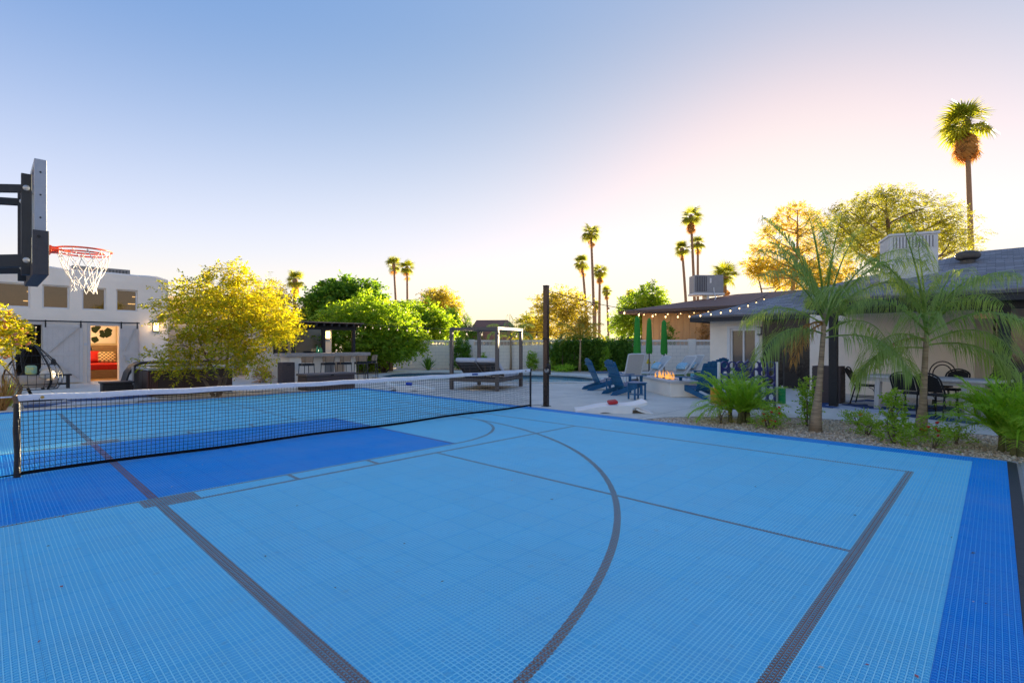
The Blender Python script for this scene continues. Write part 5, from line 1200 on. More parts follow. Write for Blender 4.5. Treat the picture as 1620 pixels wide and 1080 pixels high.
# the table runs along v; near side faces the court (u smaller)
AX, PX = Vector((.35,.94,0)), Vector((-.94,.35,0))
for a_, p_, rz_, lb_ in ((1.42,-.35,TA+math.pi+R(14),'black rattan chair at the far end of the dining table'),(-.10,.86,TA-R(90)+R(4),'black rattan chair on the court side next to the palm trunk'),(-.62,.92,TA-R(90)-R(5),'black rattan chair on the court side between palm trunk and table leg'),(-.02,-.85,TA+R(92),'black rattan chair behind the table against the wall'),(-.75,-.85,TA+R(86),'black rattan chair behind the table nearest the glass door')):
    bistro(lb_, TC+AX*a_+PX*p_, rz_)
v_, _ = onu(1489, 15.9); bw = thing('bentwood_chair', 'round-backed bentwood chair behind the dining table', 'chair', (16.0, v_, -.012), R(180))
for (w, z1) in ((.25,1.03),(.18,.95)): obj('back_hoop', B().tube([(-.22,-w*.9,.45)] + [(-.25-.08*math.sin(a), -w*math.cos(a), .72+(z1-.72)*math.sin(a)) for a in np.linspace(0, math.pi, 15)] + [(-.22,w*.9,.45)], .014, 8), mat('dark_bentwood', (.05,.03,.022), .4), bw, smooth='all')
obj('seat', B().lathe([(.21,.43),(.22,.45),(.20,.465)], 20), mat('dark_bentwood', (.05,.03,.022), .4), bw, smooth=True)
for a in (45,135,225,315): obj('leg', B().tube([(.16*math.cos(R(a)),.16*math.sin(R(a)),.43),(.23*math.cos(R(a)),.23*math.sin(R(a)),0)], .015, 8), mat('dark_bentwood', (.05,.03,.022), .4), bw)
# ------------------------------------------------------------------ vegetation
def leaf_quads(P, Dr, Nn, L, Wd, fold=.15):
    """diamond leaves: base P, direction Dr, side vector from Nn; arrays"""
    S_ = np.cross(Dr, Nn); S_ /= np.linalg.norm(S_, axis=1, keepdims=True)+1e-9
    L = L[:, None]; Wd = Wd[:, None]
    mid = P + Dr*L*.5 - Nn*Wd*fold
    V = np.stack([P, mid + S_*Wd*.5, P + Dr*L, mid - S_*Wd*.5], 1).reshape(-1, 3)
    return V
def runit(g, n):
    v = g.normal(size=(n, 3)); return v/np.linalg.norm(v, axis=1, keepdims=True)
def sprays(g, C0, Dr, k, Ls, L, W, droop=.3, spread=.9, flat=.6):
    """k leaflets along each stem starting at C0 (n,3) heading Dr (n,3)"""
    n = len(C0); t = (np.arange(k)+.6)/k
    stem = C0[:, None]+Dr[:, None]*(Ls[:, None, None]*t[None, :, None]); stem[..., 2] -= droop*Ls[:, None]*t[None]**2
    up = np.array([0, 0, 1.])+.5*runit(g, n); sd_ = np.cross(Dr, up); sd_ /= np.linalg.norm(sd_, axis=1, keepdims=True)+1e-9
    sgn = np.where(np.arange(k) % 2, 1., -1.)[None, :, None]
    d = Dr[:, None]*(1-spread*.6)+sd_[:, None]*sgn*spread + .35*g.normal(size=(n, k, 3)); d[..., 2] -= droop*.6
    d /= np.linalg.norm(d, axis=2, keepdims=True)
    nn = np.broadcast_to(up[:, None], d.shape)*flat + (1-flat)*g.normal(size=d.shape); nn /= np.linalg.norm(nn, axis=2, keepdims=True)
    f = g.uniform(.7, 1.25, size=(n, k))
    return leaf_quads(stem.reshape(-1, 3), d.reshape(-1, 3), nn.reshape(-1, 3), (L*f).ravel(), (W*f).ravel())
def crown_points(g, clumps, n, shell=.55):
    w = np.array([c[3]*c[4]*c[5] for c in clumps])**.67; idx = g.choice(len(clumps), n, p=w/w.sum())
    A_ = np.array(clumps); u = runit(g, n); r_ = g.uniform(shell**3, 1, n)**(1/3)
    # lumpy surface so that the outline is uneven
    bump = 1 + .24*np.sin(u[:, 0]*6+idx*1.7)+.18*np.sin(u[:, 1]*9+idx*2.9)+.16*np.sin(u[:, 2]*7+idx); bump *= np.where(g.random(n) > .9, g.uniform(1., 1.3, n), 1.)
    P = A_[idx, :3]+u*(r_*bump)[:, None]*A_[idx, 3:6]
    return P, u, idx
def limb(b, g, p, q, r0, r1, bend=.12, n=5, k=6):
    p, q = Vector(p), Vector(q); L = (q-p).length; o = Vector(g.normal(size=3))*L*bend
    b.tube([p.lerp(q, i/n)+o*math.sin(math.pi*i/n) for i in range(n+1)], [r0+(r1-r0)*i/n for i in range(n+1)], k, cap=False)
bark = mat('grey_brown_bark', (.16,.115,.08), .9, .3, 12, .8, 40); bark2 = mat('dark_bark', (.075,.052,.038), .9, .3, 12, .8, 40)
def tree(name, label, loc, clumps, n, k, Ls, L, W, m, seed, trunk_r=.12, fork=.35, trunks=1, bm_=bark, droop=.3, cat='tree', group=None, shell=.5, flat=.5, twigs=3, lean=(0,0), spread=.9, sub=0):
    g = np.random.default_rng(seed); t = thing(name, label, cat, loc, 0, group)
    P, u, idx = crown_points(g, clumps, n, shell)
    if sub:                                         # gather stems into small tufts
        T_, tu, ti = crown_points(g, clumps, sub, shell); near = g.integers(0, sub, n); P = T_[near]+g.normal(size=(n,3))*Ls*.55; u = .6*tu[near]+.5*runit(g, n); u /= np.linalg.norm(u, axis=1, keepdims=True)
    dr = u*.75+.55*runit(g, n); dr[:, 2] += .15; dr /= np.linalg.norm(dr, axis=1, keepdims=True)
    V = sprays(g, P, dr, k, np.full(n, Ls)*g.uniform(.7, 1.2, n), L, W, droop, spread, flat)
    obj('crown', npmesh('crown', V, np.arange(len(V)).reshape(-1, 4)), m, t)
    b = B(); zc = min(c[2]-c[5]*.6 for c in clumps); top = max(zc*1.0, .3)*fork*2
    cz = sum(c[2] for c in clumps)/len(clumps); fz = max(.25, min(top, cz*.7))
    for q in range(trunks):
        a = 6.28*q/max(1, trunks)+seed; off = Vector((math.cos(a), math.sin(a), 0))*(.08*(trunks > 1))
        mine = [c for ci, c in enumerate(clumps) if trunks == 1 or ci % trunks == q]
        tz = max(c[2] for c in mine); tc_ = [c for c in mine if c[2] == tz][0]
        fp = Vector((lean[0], lean[1], fz)) + off*(4 if trunks > 1 else 0); tip = fp.lerp(Vector((tc_[0], tc_[1], tz)), .92)
        limb(b, g, off, fp, trunk_r, trunk_r*.75, .03, 5, 8); limb(b, g, fp, tip, trunk_r*.75, trunk_r*.16, .03, 6, 7)
        for c in mine:
            cc = Vector(c[:3]); hd = math.hypot(cc.x-fp.x, cc.y-fp.y); f_ = (cc.z-.55*hd-fp.z)/max(.01, tip.z-fp.z); f_ = min(.95, max(0, f_)); st = fp.lerp(tip, f_)
            limb(b, g, st, cc, trunk_r*(.45-.25*f_), trunk_r*.12, .10)
            for _ in range(twigs):
                d = Vector(runit(g, 1)[0]); d.z = abs(d.z)*.8
                limb(b, g, st.lerp(cc, g.uniform(.55, 1)), cc+Vector((d.x*c[3], d.y*c[4], d.z*c[5]))*.85, trunk_r*.12, trunk_r*.035, .12, 4, 5)
    obj('trunk', b, bm_, t, smooth='all')
    return t
def hx(*hs): return [lin(h) for h in hs]
m_gold = leafmat('golden_feathery_leaf', hx('#8a9a2e','#aeac30','#9ca434','#c6b230','#72882e'), .58, tcol=(1.7,1.5,.42))
m_lime = leafmat('lime_leaf', hx('#6f9228','#8eaa30','#7e9e2e','#a4b43a','#5a8024'), .55, tcol=(1.5,1.45,.5))
m_dark = leafmat('dark_green_leaf', hx('#4f7a26','#699632','#5b882c','#86a63c'), .55)
m_olive = leafmat('olive_leaf', hx('#86863a','#a69f48','#939040','#bcae54'), .6, tcol=(1.7,1.5,.5))
m_hedge = leafmat('hedge_leaf', hx('#4a6e24','#64902e','#577f2a','#80a040'), .45)
m_pine = leafmat('sunlit_pine_needle', hx('#8a8424','#a8982c','#988c28','#c0a834'), .62, tcol=(1.75,1.5,.4))
m_mesq = leafmat('mesquite_leaf', hx('#72802e','#8c9238','#7e8834','#a09c42','#667a30'), .55, tcol=(1.6,1.4,.5))
m_shrub = leafmat('fresh_shrub_leaf', hx('#76a034','#98bc44','#86ae3c','#b0cc5a'), .55)
m_grass = leafmat('palm_clump_leaf', hx('#84b236','#aad04a','#96c240','#c2de60'), .55)
m_queen = leafmat('queen_palm_leaflet', hx('#7c9c56','#98b46c','#88a660','#b2c884'), .55)
m_dead = leafmat('dry_palm_leaf', hx('#a8854e','#c49c60','#8c6a40'), .45, tcol=(1.5,1.2,.7))
m_fan = leafmat('fan_palm_leaf', hx('#6f822c','#8c9836','#7c8a30','#a6a240'), .6, tcol=(1.6,1.4,.5))
# yellow feathery tree at the court's far edge
rg = np.random.default_rng(1)
tl_ = Vector((4.6, 16.0, -.03))
def rel(px, py, z, base): p = D(px, z, H(py, z)); return p-Vector(base)
cl_ = []
for px, py, z, r_ in ((300,470,14.6,.62),(345,455,14.2,.66),(395,460,14.4,.62),(430,490,14.2,.6),(360,500,13.6,.75),(310,515,13.9,.62),(410,525,13.8,.66),(270,490,14.4,.42),(255,570,13.9,.36),(290,575,13.7,.42),(440,520,14.0,.5),(375,560,13.6,.55),(335,480,15.0,.7),(400,490,15.0,.7),(350,535,14.6,.6),(455,515,14.0,.32),(370,432,14.3,.34),(285,545,13.8,.38),(400,570,13.9,.42)):
    c = rel(px, py, z, tl_); cl_.append((c.x, c.y, c.z, r_, r_, r_*.62))
tree('feathery_tree', 'golden feathery-leaved tree beside the hot tub', tl_, cl_, 2500, 12, .32, .105, .042, m_gold, 11, .055, .3, 3, droop=.28, shell=.25, flat=.8, spread=1.0)
def cblob(px, py, z, rx, rz_, base): c = rel(px, py, z, base); return (c.x, c.y, c.z, rx, rx, rz_)
def yard_tree(name, label, px, z, blobs, n, k, Ls, L, W, m, seed, **kw):
    base = D(px, z, -.05); cl = [cblob(a, b_, z+dz, r_*z/F, r2*z/F, base) for a, b_, dz, r_, r2 in blobs]
    return tree(name, label, base, cl, n, k, Ls, L, W, m, seed, **kw)
# bright trees behind the bar
yard_tree('lime_tree', 'bright yellow-green bushy tree between the bar and the block wall', 606, 26.5, [(545,500,1.5,34,18),(575,495,0,36,20),(610,510,0,40,26),(560,530,0,42,26),(600,545,-.5,36,24),(635,545,-.5,26,22),(530,520,1.5,26,22),(650,535,0,22,20),(580,560,0,30,18)], 4200, 8, .34, .17, .085, m_lime, 21, trunk_r=.10, fork=.2, trunks=4, bm_=bark2)
yard_tree('lime_tree', 'rounded yellow-green tree behind the block wall next to the canopy bed', 668, 33, [(650,515,0,32,22),(675,510,0,30,24),(692,525,0,22,24),(665,540,0,42,20),(640,495,1,22,16)], 3200, 8, .40, .20, .10, m_lime, 22, trunk_r=.14)
yard_tree('broadleaf_tree', 'dark green tree rising behind the pergola roof', 545, 38, [(510,478,0,24,22),(545,465,0,30,18),(575,470,0,28,22),(530,495,0,40,20),(585,492,0,26,18),(500,500,0,20,16),(520,455,0,14,10),(550,452,0,10,8)], 2600, 8, .55, .26, .15, m_dark, 23, trunk_r=.2, shell=.35)
yard_tree('olive_tree', 'thin olive-coloured tree behind the golden tree and fan palm', 440, 36, [(430,475,0,22,22),(450,488,0,18,20),(415,490,0,18,18)], 900, 8, .5, .16, .07, m_olive, 24, trunk_r=.12)
yard_tree('olive_tree', 'sparse olive tree behind the rounded yellow-green tree', 700, 50, [(690,472,0,18,12),(708,480,0,16,16),(680,485,0,16,14),(715,500,0,14,18)], 1100, 8, .7, .22, .10, m_olive, 25, trunk_r=.15)
yard_tree('broadleaf_tree', 'small dense green tree left of the brown-roofed house', 712, 43, [(710,508,0,15,16),(718,525,0,14,18),(704,528,0,14,16)], 1200, 8, .45, .2, .11, m_shrub, 26, trunk_r=.12)
yard_tree('conifer', 'small dark conifer just left of the brown-roofed house', 737, 44, [(737,505,0,4,6),(737,516,0,7,8),(737,528,0,10,9),(752,532,0,8,8)], 500, 8, .4, .16, .06, m_hedge, 27, trunk_r=.1, cat='tree')
yard_tree('olive_tree', 'airy golden olive tree behind the wall right of the bronze post', 888, 36, [(870,480,0,22,16),(895,475,0,22,16),(915,490,0,18,20),(875,505,0,28,20),(905,515,0,28,20),(855,520,0,16,18),(925,525,0,16,14)], 2300, 8, .5, .15, .07, m_olive, 28, trunk_r=.14, shell=.3)
yard_tree('olive_tree', 'low golden shrub tree behind the wall left of the bronze post', 838, 38, [(838,515,0,14,18),(850,525,0,14,14),(826,528,0,12,12)], 800, 8, .5, .16, .08, m_mesq, 29, trunk_r=.1)
yard_tree('lime_tree', 'sunny green tree against the brown neighbouring roof', 1015, 43, [(1010,480,0,24,14),(1030,465,0,16,12),(1000,505,0,24,18),(1025,500,0,22,22),(985,515,0,16,14),(1040,485,0,12,14)], 2300, 8, .55, .2, .10, m_lime, 30, trunk_r=.18)
# pine and mesquite against the sun
pine = []
for px, py, r_, r2 in ((1262,332,14,9),(1282,345,13,9),(1240,340,12,10),(1225,358,14,9),(1296,355,11,8),(1212,372,12,7),(1250,362,16,9),(1272,372,14,9),(1200,395,14,7),(1230,392,18,9),(1285,392,15,10),(1258,402,16,9),(1210,418,18,9),(1240,425,22,10),(1275,425,20,10),(1195,432,12,8),(1295,420,12,10),(1305,400,8,8)):
    pine.append((px, py, rg.uniform(-1.5,1.5), r_*.85, r2*.95))
yard_tree('pine_tree', 'tall golden pine with the setting sun behind it', 1256, 48, pine, 2700, 10, .38, .20, .045, m_pine, 31, trunk_r=.24, fork=.6, bm_=mat('sunlit_pine_bark', (.32,.17,.06), .9), spread=.7, shell=.3, droop=.0, twigs=4, flat=.2)
mes = [(px, py, rg.uniform(-2,2), r_, r2) for px, py, r_, r2 in ((1345,335,24,12),(1380,322,28,12),(1420,318,30,12),(1460,330,28,14),(1500,345,24,14),(1365,360,34,16),(1410,355,38,18),(1460,365,38,18),(1505,375,26,16),(1340,380,30,16),(1390,390,40,16),(1445,395,40,14),(1515,395,20,14),(1325,355,20,12),(1400,308,16,7))]
yard_tree('mesquite_tree', 'broad wispy mesquite tree behind the house roof', 1420, 36, mes, 4300, 11, .75, .17, .05, m_mesq, 32, trunk_r=.28, shell=.3, droop=.35, flat=.4, twigs=4)
yard_tree('golden_tree', 'low golden tree below the pine behind the roof ridge', 1210, 52, [(1195,420,0,16,10),(1215,432,0,20,12),(1240,440,0,24,12),(1275,445,0,26,10),(1310,440,0,24,12),(1330,425,0,16,12)], 1700, 8, .6, .2, .09, m_pine, 33, trunk_r=.16)
# vine hedge over the block wall
hedge = thing('vine_hedge', 'dense green vine hanging over the block wall', 'hedge', D(945, 28.2, -.03))
g = np.random.default_rng(41); HB = hedge.location; hc = []
for px in range(878, 1004, 7):
    for py in (543, 556, 570, 581):
        if (px < 890 or px > 990) and py > 562: continue
        z = 28.75-(px-878)*.005+rg.uniform(-.2,.1); c = rel(px+rg.uniform(-3,3), py+rg.uniform(-3,3), z, HB); hc.append((c.x, c.y, c.z, .42, .42, .36))
P, u, idx = crown_points(g, hc, 5200, .4); dr = u*.5+.3*runit(g, 5200); dr[:, 2] -= .5; dr /= np.linalg.norm(dr, axis=1, keepdims=True)
V = sprays(g, P, dr, 6, np.full(5200, .22), .11, .075, .3, .9, .3); obj('foliage', npmesh('foliage', V, np.arange(len(V)).reshape(-1,4)), m_hedge, hedge)
b = B()
for k in range(10):
    px = 890+k*11; p = D(px, 28.3)-HB; q = D(px+rg.uniform(-8,8), 28.4, 1.2)-HB; limb(b, rg, p, q, .025, .012)
obj('stem', b, bark, hedge)

# ---- fan palms
def fan_mesh(seed, dead=False):
    g = np.random.default_rng(seed); V = []; Q = []; ns = 18
    def q4(a, b_, c, d): n = len(V); V.extend([a, b_, c, d]); Q.append((n, n+1, n+2, n+3))
    pet = .55; q4((0,-.02,0),(0,.02,0),(pet,.012,.02),(pet,-.012,.02))
    arc = R(205 if not dead else 120)
    for i in range(ns):
        a = -arc/2+arc*(i+.5)/ns; L = (.62+.32*math.cos(a*.6))*g.uniform(.9,1.05); w = .075
        d = np.array([math.cos(a), math.sin(a), 0]); s = np.array([-d[1], d[0], 0]); o = np.array([pet, 0, .02])
        dz = .10*math.cos(i*math.pi)*.3
        m_ = o+d*L*.55+np.array([0,0,dz+.02]); e = o+d*L+np.array([0,0,-.16-.12*g.random()-(.25 if dead else 0)])
        q4(tuple(o), tuple(m_-s*w*.55), tuple(m_+s*w*.0+np.array([0,0,.03])), tuple(m_+s*w*.55))
        q4(tuple(m_-s*w*.55), tuple(e), tuple(m_+s*w*.55), tuple(m_+np.array([0,0,.03])))
    me = npmesh('frond', np.array(V), np.array(Q)); return me
fans = [fan_mesh(s) for s in range(4)]; deadf = [fan_mesh(9+s, True) for s in range(2)]
for f in fans: f.materials.append(m_fan)
for f in deadf: f.materials.append(m_dead)
palm_bark = mat('fan_palm_bark', (.25,.16,.10), .9, .25, 6, .6, 20, stretch=(1,1,6))
def fan_palm(label, px, z, ytop, rpx, seed, skirt=0, basex=None, tr=.16, nf=30, ground_h=0):
    g = random.Random(seed); s = rpx*z/F/1.35; h1 = H(ytop+rpx*.75, z); p1 = D(px, z, h1); p0 = D(basex if basex else px+g.uniform(-3,3), z, -.05)
    t = thing('fan_palm', label, 'palm tree', p0, 0, 'fan palms on the skyline'); d = p1-p0
    b = B(); n = 14
    pts = [(d.x*(i/n)**1.4, d.y*(i/n)**1.4, d.z*i/n) for i in range(n+1)]
    b.tube(pts, [tr*(1.25-.45*i/n) for i in range(n+1)], 9); obj('trunk', b, palm_bark, t, smooth='all')
    for k in range(nf):
        az = g.uniform(0, 6.283); el = R(g.uniform(-38, 78)) if k > 6 else R(g.uniform(-60,-25))
        o = obj('frond', fans[g.randrange(4)], None, t, loc=d, rot=(g.uniform(-.3,.3), -el, az)); o.scale = (s*g.uniform(.85,1.12),)*3
    for k in range(skirt):
        az = g.uniform(0, 6.283); o = obj('dead_frond', deadf[g.randrange(2)], None, t, loc=d-Vector((0,0,g.uniform(.1,.9)*s)), rot=(g.uniform(-.3,.3), R(g.uniform(62,86)), az)); o.scale = (s*g.uniform(.7,.95),)*3
    obj('crown_boot', B().lathe([(tr*.85,-.5*s),(tr*1.7,-.05*s),(tr*1.2,.2*s),(.02,.35*s)], 10), palm_bark, t, loc=d, smooth='all')
    return t
fan_palm('short fan palm behind the golden tree and pergola', 467, 45, 431, 17, 1, 14)
fan_palm('left one of two slim fan palms above the yellow-green trees', 623, 70, 408, 15, 2, 2, 629)
fan_palm('right one of two slim fan palms above the yellow-green trees', 644, 70, 413, 14, 3, 3, 645)
fan_palm('tallest fan palm of the group right of the bronze post', 935, 60, 355, 18, 4, 3, 941)
fan_palm('leaning fan palm at the outer edge of the group right of the bronze post', 921, 62, 405, 15, 5, 3, 931)
fan_palm('fan palm with drooping dry fronds in the group right of the bronze post', 949, 61, 419, 14, 6, 10, 948)
fan_palm('smallest far fan palm right of the palm group', 960, 78, 453, 10, 7, 6, 963)
fan_palm('low far fan palm among the palm trunks behind the hedge', 942, 66, 476, 9, 17, 4, 942)
fan_palm('tall shaggy fan palm above the rooftop air conditioner', 1093, 60, 329, 19, 8, 22, 1101)
fan_palm('slim fan palm tucked behind the shaggy one', 1104, 64, 374, 15, 9, 2, 1104)
fan_palm('leaning slim fan palm beside the shaggy one', 1079, 60, 384, 14, 10, 3, 1089)
fan_palm('short golden fan palm behind the rooftop air conditioner', 1147, 42, 418, 26, 12, 2, 1147)
fan_palm('distant bushy fan palm at the edge of the brown roof', 997, 55, 458, 9, 13, 4, 998)
fan_palm('very tall shaggy fan palm above the house at the picture edge', 1529, 40, 166, 40, 14, 34, 1540, .19, 34)

# ---- feather palms
def frond_mesh(g, L, el, az, nl=46, leaf=.42, droop=1.0, hang=.7, w=.022):
    """arching rachis with drooping leaflets; returns builder arrays"""
    n = 16; pts = []; d = np.array([math.cos(az)*math.cos(el), math.sin(az)*math.cos(el), math.sin(el)]); p = np.zeros(3)
    for i in range(n+1):
        pts.append(p.copy()); d = d+np.array([0,0,-droop*.11*(i/n+.15)]); d /= np.linalg.norm(d); p = p+d*L/n
    pts = np.array(pts); V = []; Q = []
    def q4(*v): k = len(V); V.extend(v); Q.append((k,k+1,k+2,k+3))
    for i in range(n):
        a, c = pts[i], pts[i+1]; r0, r1 = .022*(1-i/n)+.004, .022*(1-(i+1)/n)+.004; t = c-a; s = np.cross(t,[0,0,1.]); s /= np.linalg.norm(s)+1e-9; u_ = np.cross(s,t); u_ /= np.linalg.norm(u_)+1e-9
        q4(a-s*r0,c-s*r1,c+u_*r1,a+u_*r0); q4(a+u_*r0,c+u_*r1,c+s*r1,a+s*r0); q4(a+s*r0,c+s*r1,c-s*r1,a-s*r0)
    for k in range(nl):
        f = .16+.84*(k+.5)/nl; x = f*n; i = min(int(x), n-1); a = pts[i]+(pts[i+1]-pts[i])*(x-i); t = pts[i+1]-pts[i]; t /= np.linalg.norm(t)
        s = np.cross(t,[0,0,1.]); s /= np.linalg.norm(s)+1e-9; ll = leaf*(math.sin(math.pi*(.12+.80*f))**.7)*g.uniform(.8,1.15)
        for sg in (-1, 1):
            dd = t*.55+s*sg*.75+np.array([0,0,g.uniform(-.1,.45)]); dd /= np.linalg.norm(dd)
            m_ = a+dd*ll*.5+np.array([0,0,-hang*.12*ll]); e = a+dd*ll*.82+np.array([0,0,-hang*ll*g.uniform(.45,.85)])
            nv = np.cross(dd,[0,0,1.]); nv /= np.linalg.norm(nv)+1e-9; ww = nv*w*g.uniform(.8,1.2)*.5
            q4(a-ww*.5,m_-ww,m_+ww,a+ww*.5); q4(m_-ww,e,e,m_+ww)
    V = np.array(V); Q = np.array(Q); return V, Q
def qmesh(V, Q):
    me = bpy.data.meshes.new('frond'); me.from_pydata([tuple(v) for v in V], [], [tuple(q) for q in Q]); return me
def feather_palm(name, label, base, trunkpts, radii, fronds, m, leaf, nl, hang, seed, w=.022, cat='palm tree', trunk_m=None, dead=0):
    g = np.random.default_rng(seed); t = thing(name, label, cat, base)
    if trunkpts: obj('trunk', B().tube(trunkpts, radii, 10), trunk_m or bark, t, smooth='all')
    o = Vector(trunkpts[-1]) if trunkpts else Vector((0,0,0))
    for i, (L, el, az, dz, dr) in enumerate(fronds):
        V, Q = frond_mesh(g, L, R(el), R(az), nl, leaf, dr, hang, w)
        me = qmesh(V, Q); obj('frond', me, m, t, loc=o+Vector((0,0,dz)))
    for i in range(dead):
        V, Q = frond_mesh(g, .9, R(g.uniform(-30,20)), g.uniform(0,6.28), 22, .3, 2.2, 1.0, .014); obj('dry_frond', qmesh(V, Q), m_dead, t, loc=o-Vector((0,0,.25)))
    return t
qbark = mat('queen_palm_bark', (.36,.26,.17), .9, .5, 5, 1.0, 9, stretch=(.8,.8,7))
# world azimuth for picture directions: right = A-90, left = A+90, away = A
def az(deg): return math.degrees(A)-90+deg     # 0 right, 90 away, 180 left, 270 towards the viewer
b1 = G(1290, 680); z1 = F*CH/(680-HY)
tr1 = [Vector((0,0,-.03))]+[D(px, z1, H(py, z1))-b1 for px, py in ((1291,660),(1294,630),(1297,600),(1300,560),(1303,520),(1306,488))]
feather_palm('queen_palm', 'slender queen palm with upright fronds at the gravel bed beside the black post', b1, tr1, [.105,.085,.058,.046,.040,.036,.030],
  [(1.7,82,az(100),-.1,.6),(1.9,72,az(20),-.15,1.1),(1.95,70,az(170),-.1,.9),(1.7,62,az(330),-.2,1.5),(1.75,55,az(200),-.25,1.4),(1.6,48,az(250),-.3,1.6),(1.6,44,az(60),-.2,1.5),(1.5,38,az(130),-.3,1.5),(1.45,30,az(10),-.4,1.8),(1.4,22,az(185),-.45,1.9),(1.7,66,az(120),-.1,.8),(1.5,12,az(300),-.5,1.7),(1.55,76,az(260),0,1.0),(1.75,78,az(210),-.1,.8),(1.7,64,az(185),-.15,1.3),(1.6,50,az(345),-.2,1.5),(1.9,60,az(0),-.15,1.2)], m_queen, .58, 74, 1.0, 51, .012, trunk_m=qbark, dead=3)
b2 = G(1457, 688); z2 = F*CH/(688-HY)
tr2 = [Vector((0,0,-.03))]+[D(px, z2, H(py, z2))-b2 for px, py in ((1458,665),(1460,640),(1462,600),(1464,560),(1466,530),(1467,512))]
feather_palm('queen_palm', 'queen palm with drooping fronds in front of the dining table', b2, tr2, [.095,.080,.054,.044,.039,.035,.030],
  [(1.5,82,az(80),-.05,.6),(1.55,70,az(150),-.05,1.2),(1.5,66,az(20),-.1,1.3),(1.6,52,az(5),-.15,1.6),(1.55,50,az(178),-.15,1.7),(1.45,40,az(225),-.2,1.8),(1.4,42,az(315),-.2,1.8),(1.35,30,az(350),-.3,1.7),(1.3,26,az(190),-.3,1.9),(1.25,12,az(340),-.35,1.6),(1.2,8,az(160),-.4,1.7),(1.4,58,az(270),-.1,1.4),(1.5,62,az(100),-.05,1.0),(1.75,76,az(200),-.05,.9),(1.7,60,az(350),-.1,1.5)], m_queen, .54, 74, 1.15, 52, .012, trunk_m=qbark, dead=1)
b3 = D(808, 29.5, -.03); tr3 = [(0,0,0),(.02,0,.7),(.0,0,1.4),(0,0,1.9)]
feather_palm('queen_palm', 'young queen palm against the block wall behind the canopy bed', b3, tr3, [.07,.06,.05,.04],
  [(1.5,75,az(100),0,1.0),(1.7,55,az(170),0,1.5),(1.7,55,az(10),0,1.5),(1.6,40,az(200),0,1.8),(1.5,38,az(340),0,1.8),(1.5,60,az(260),0,1.5),(1.4,25,az(150),0,1.8),(1.4,25,az(40),0,1.8)], m_queen, .55, 30, .9, 53, .04, trunk_m=qbark)
b4 = D(917, 27.4, -.03); tr4 = [(0,0,0),(.03,0,.6),(.06,0,1.2),(.10,.02,1.75)]
feather_palm('queen_palm', 'thin pale-trunked young palm in front of the vine hedge', b4, tr4, [.08,.06,.05,.04],
  [(1.5,78,az(100),0,1.0),(1.7,60,az(170),0,1.5),(1.7,60,az(10),0,1.5),(1.5,42,az(200),0,1.8),(1.5,42,az(340),0,1.8),(1.5,60,az(260),0,1.5),(1.4,25,az(150),0,1.8)], m_mesq, .5, 28, .9, 54, .035, trunk_m=mat('pale_young_trunk', (.38,.27,.16), .9))
# bare flower stalks of the tall palm behind the roof
# clumping palms
def clump_palm(label, base, n, L, seed, leaf=.30, spread=(25,80)):
    g = np.random.default_rng(seed); t = thing('clump_palm', label, 'palm', base)
    stems = [Vector((rg.uniform(-.16,.16), rg.uniform(-.16,.16), -.03)) for _ in range(5)]
    for s in stems: obj('stem', B().tube([s, s+Vector((rg.uniform(-.03,.03), rg.uniform(-.03,.03), .22))], [.045,.032], 7), mat('green_brown_stem', (.13,.12,.04), .8, .4, 14), t)
    for i in range(n):
        s = stems[i % 5]+Vector((0,0,.2)); V, Q = frond_mesh(g, L*g.uniform(.75,1.15), R(g.uniform(*spread)), g.uniform(0,6.283), 52, leaf, g.uniform(.8,1.7), .35, .010)
        obj('frond', qmesh(V, Q), m_grass, t, loc=s)
    return t
clump_palm('bushy clumping palm in front of the four-in-a-row game', G(1172, 666), 54, .88, 61)
clump_palm('bushy clumping palm at the court corner by the picture edge', G(1592, 714), 60, .95, 62)
V_, Q_ = frond_mesh(np.random.default_rng(7), 1.5, R(18), R(az(180)), 40, .42, .7, .5, .02)
# shrubs
def shrub(name, label, base, h, r_, n, m, seed, L=.05, W=.028, cat='shrub', flowers=None, tiers=4, kk=8, Ls=.14):
    g = np.random.default_rng(seed); t = thing(name, label, cat, base)
    cl = [(g.uniform(-.2,.2)*r_, g.uniform(-.2,.2)*r_, h*(i+.6)/tiers, r_*(1-.35*i/tiers)*g.uniform(.7,1.1), r_*(1-.35*i/tiers)*g.uniform(.7,1.1), h/tiers*.8) for i in range(tiers)]
    P, u, idx = crown_points(g, cl, n, .2); dr = u*.5+np.array([0,0,.5])+.3*runit(g, n); dr /= np.linalg.norm(dr, axis=1, keepdims=True); P[:, 2] = np.maximum(P[:, 2], .02)
    V = sprays(g, P, dr, kk, np.full(n, Ls), L, W, .2, .9, .4); V[:, 2] = np.maximum(V[:, 2], -.03)
    obj('foliage', npmesh('foliage', V, np.arange(len(V)).reshape(-1,4)), m, t)
    b = B()
    for k in range(4): limb(b, g, (g.uniform(-.03,.03), g.uniform(-.03,.03), -.04), (g.uniform(-.4,.4)*r_, g.uniform(-.4,.4)*r_, h*.8), .012, .005)
    obj('stem', b, bark, t)
    if flowers:
        col, nf = flowers
        for k in range(nf):
            i = g.integers(0, n); p = P[i]+np.array([0,0,.06]); o = obj('flower', B().lathe([(.004,-.02),(.020,-.004),(.028,.006),(.012,.012)], 7), col, t, loc=p, smooth='all', rot=(g.uniform(-.5,.5), g.uniform(-.5,.5), 0))
    return t
redf = mat('red_flower', (.60,.035,.015), .6, .15, 20); orf = mat('orange_flower', (.80,.25,.02), .6); pkf = mat('coral_flower', (.75,.20,.14), .6, col2=(.8,.35,.10), scale=20)
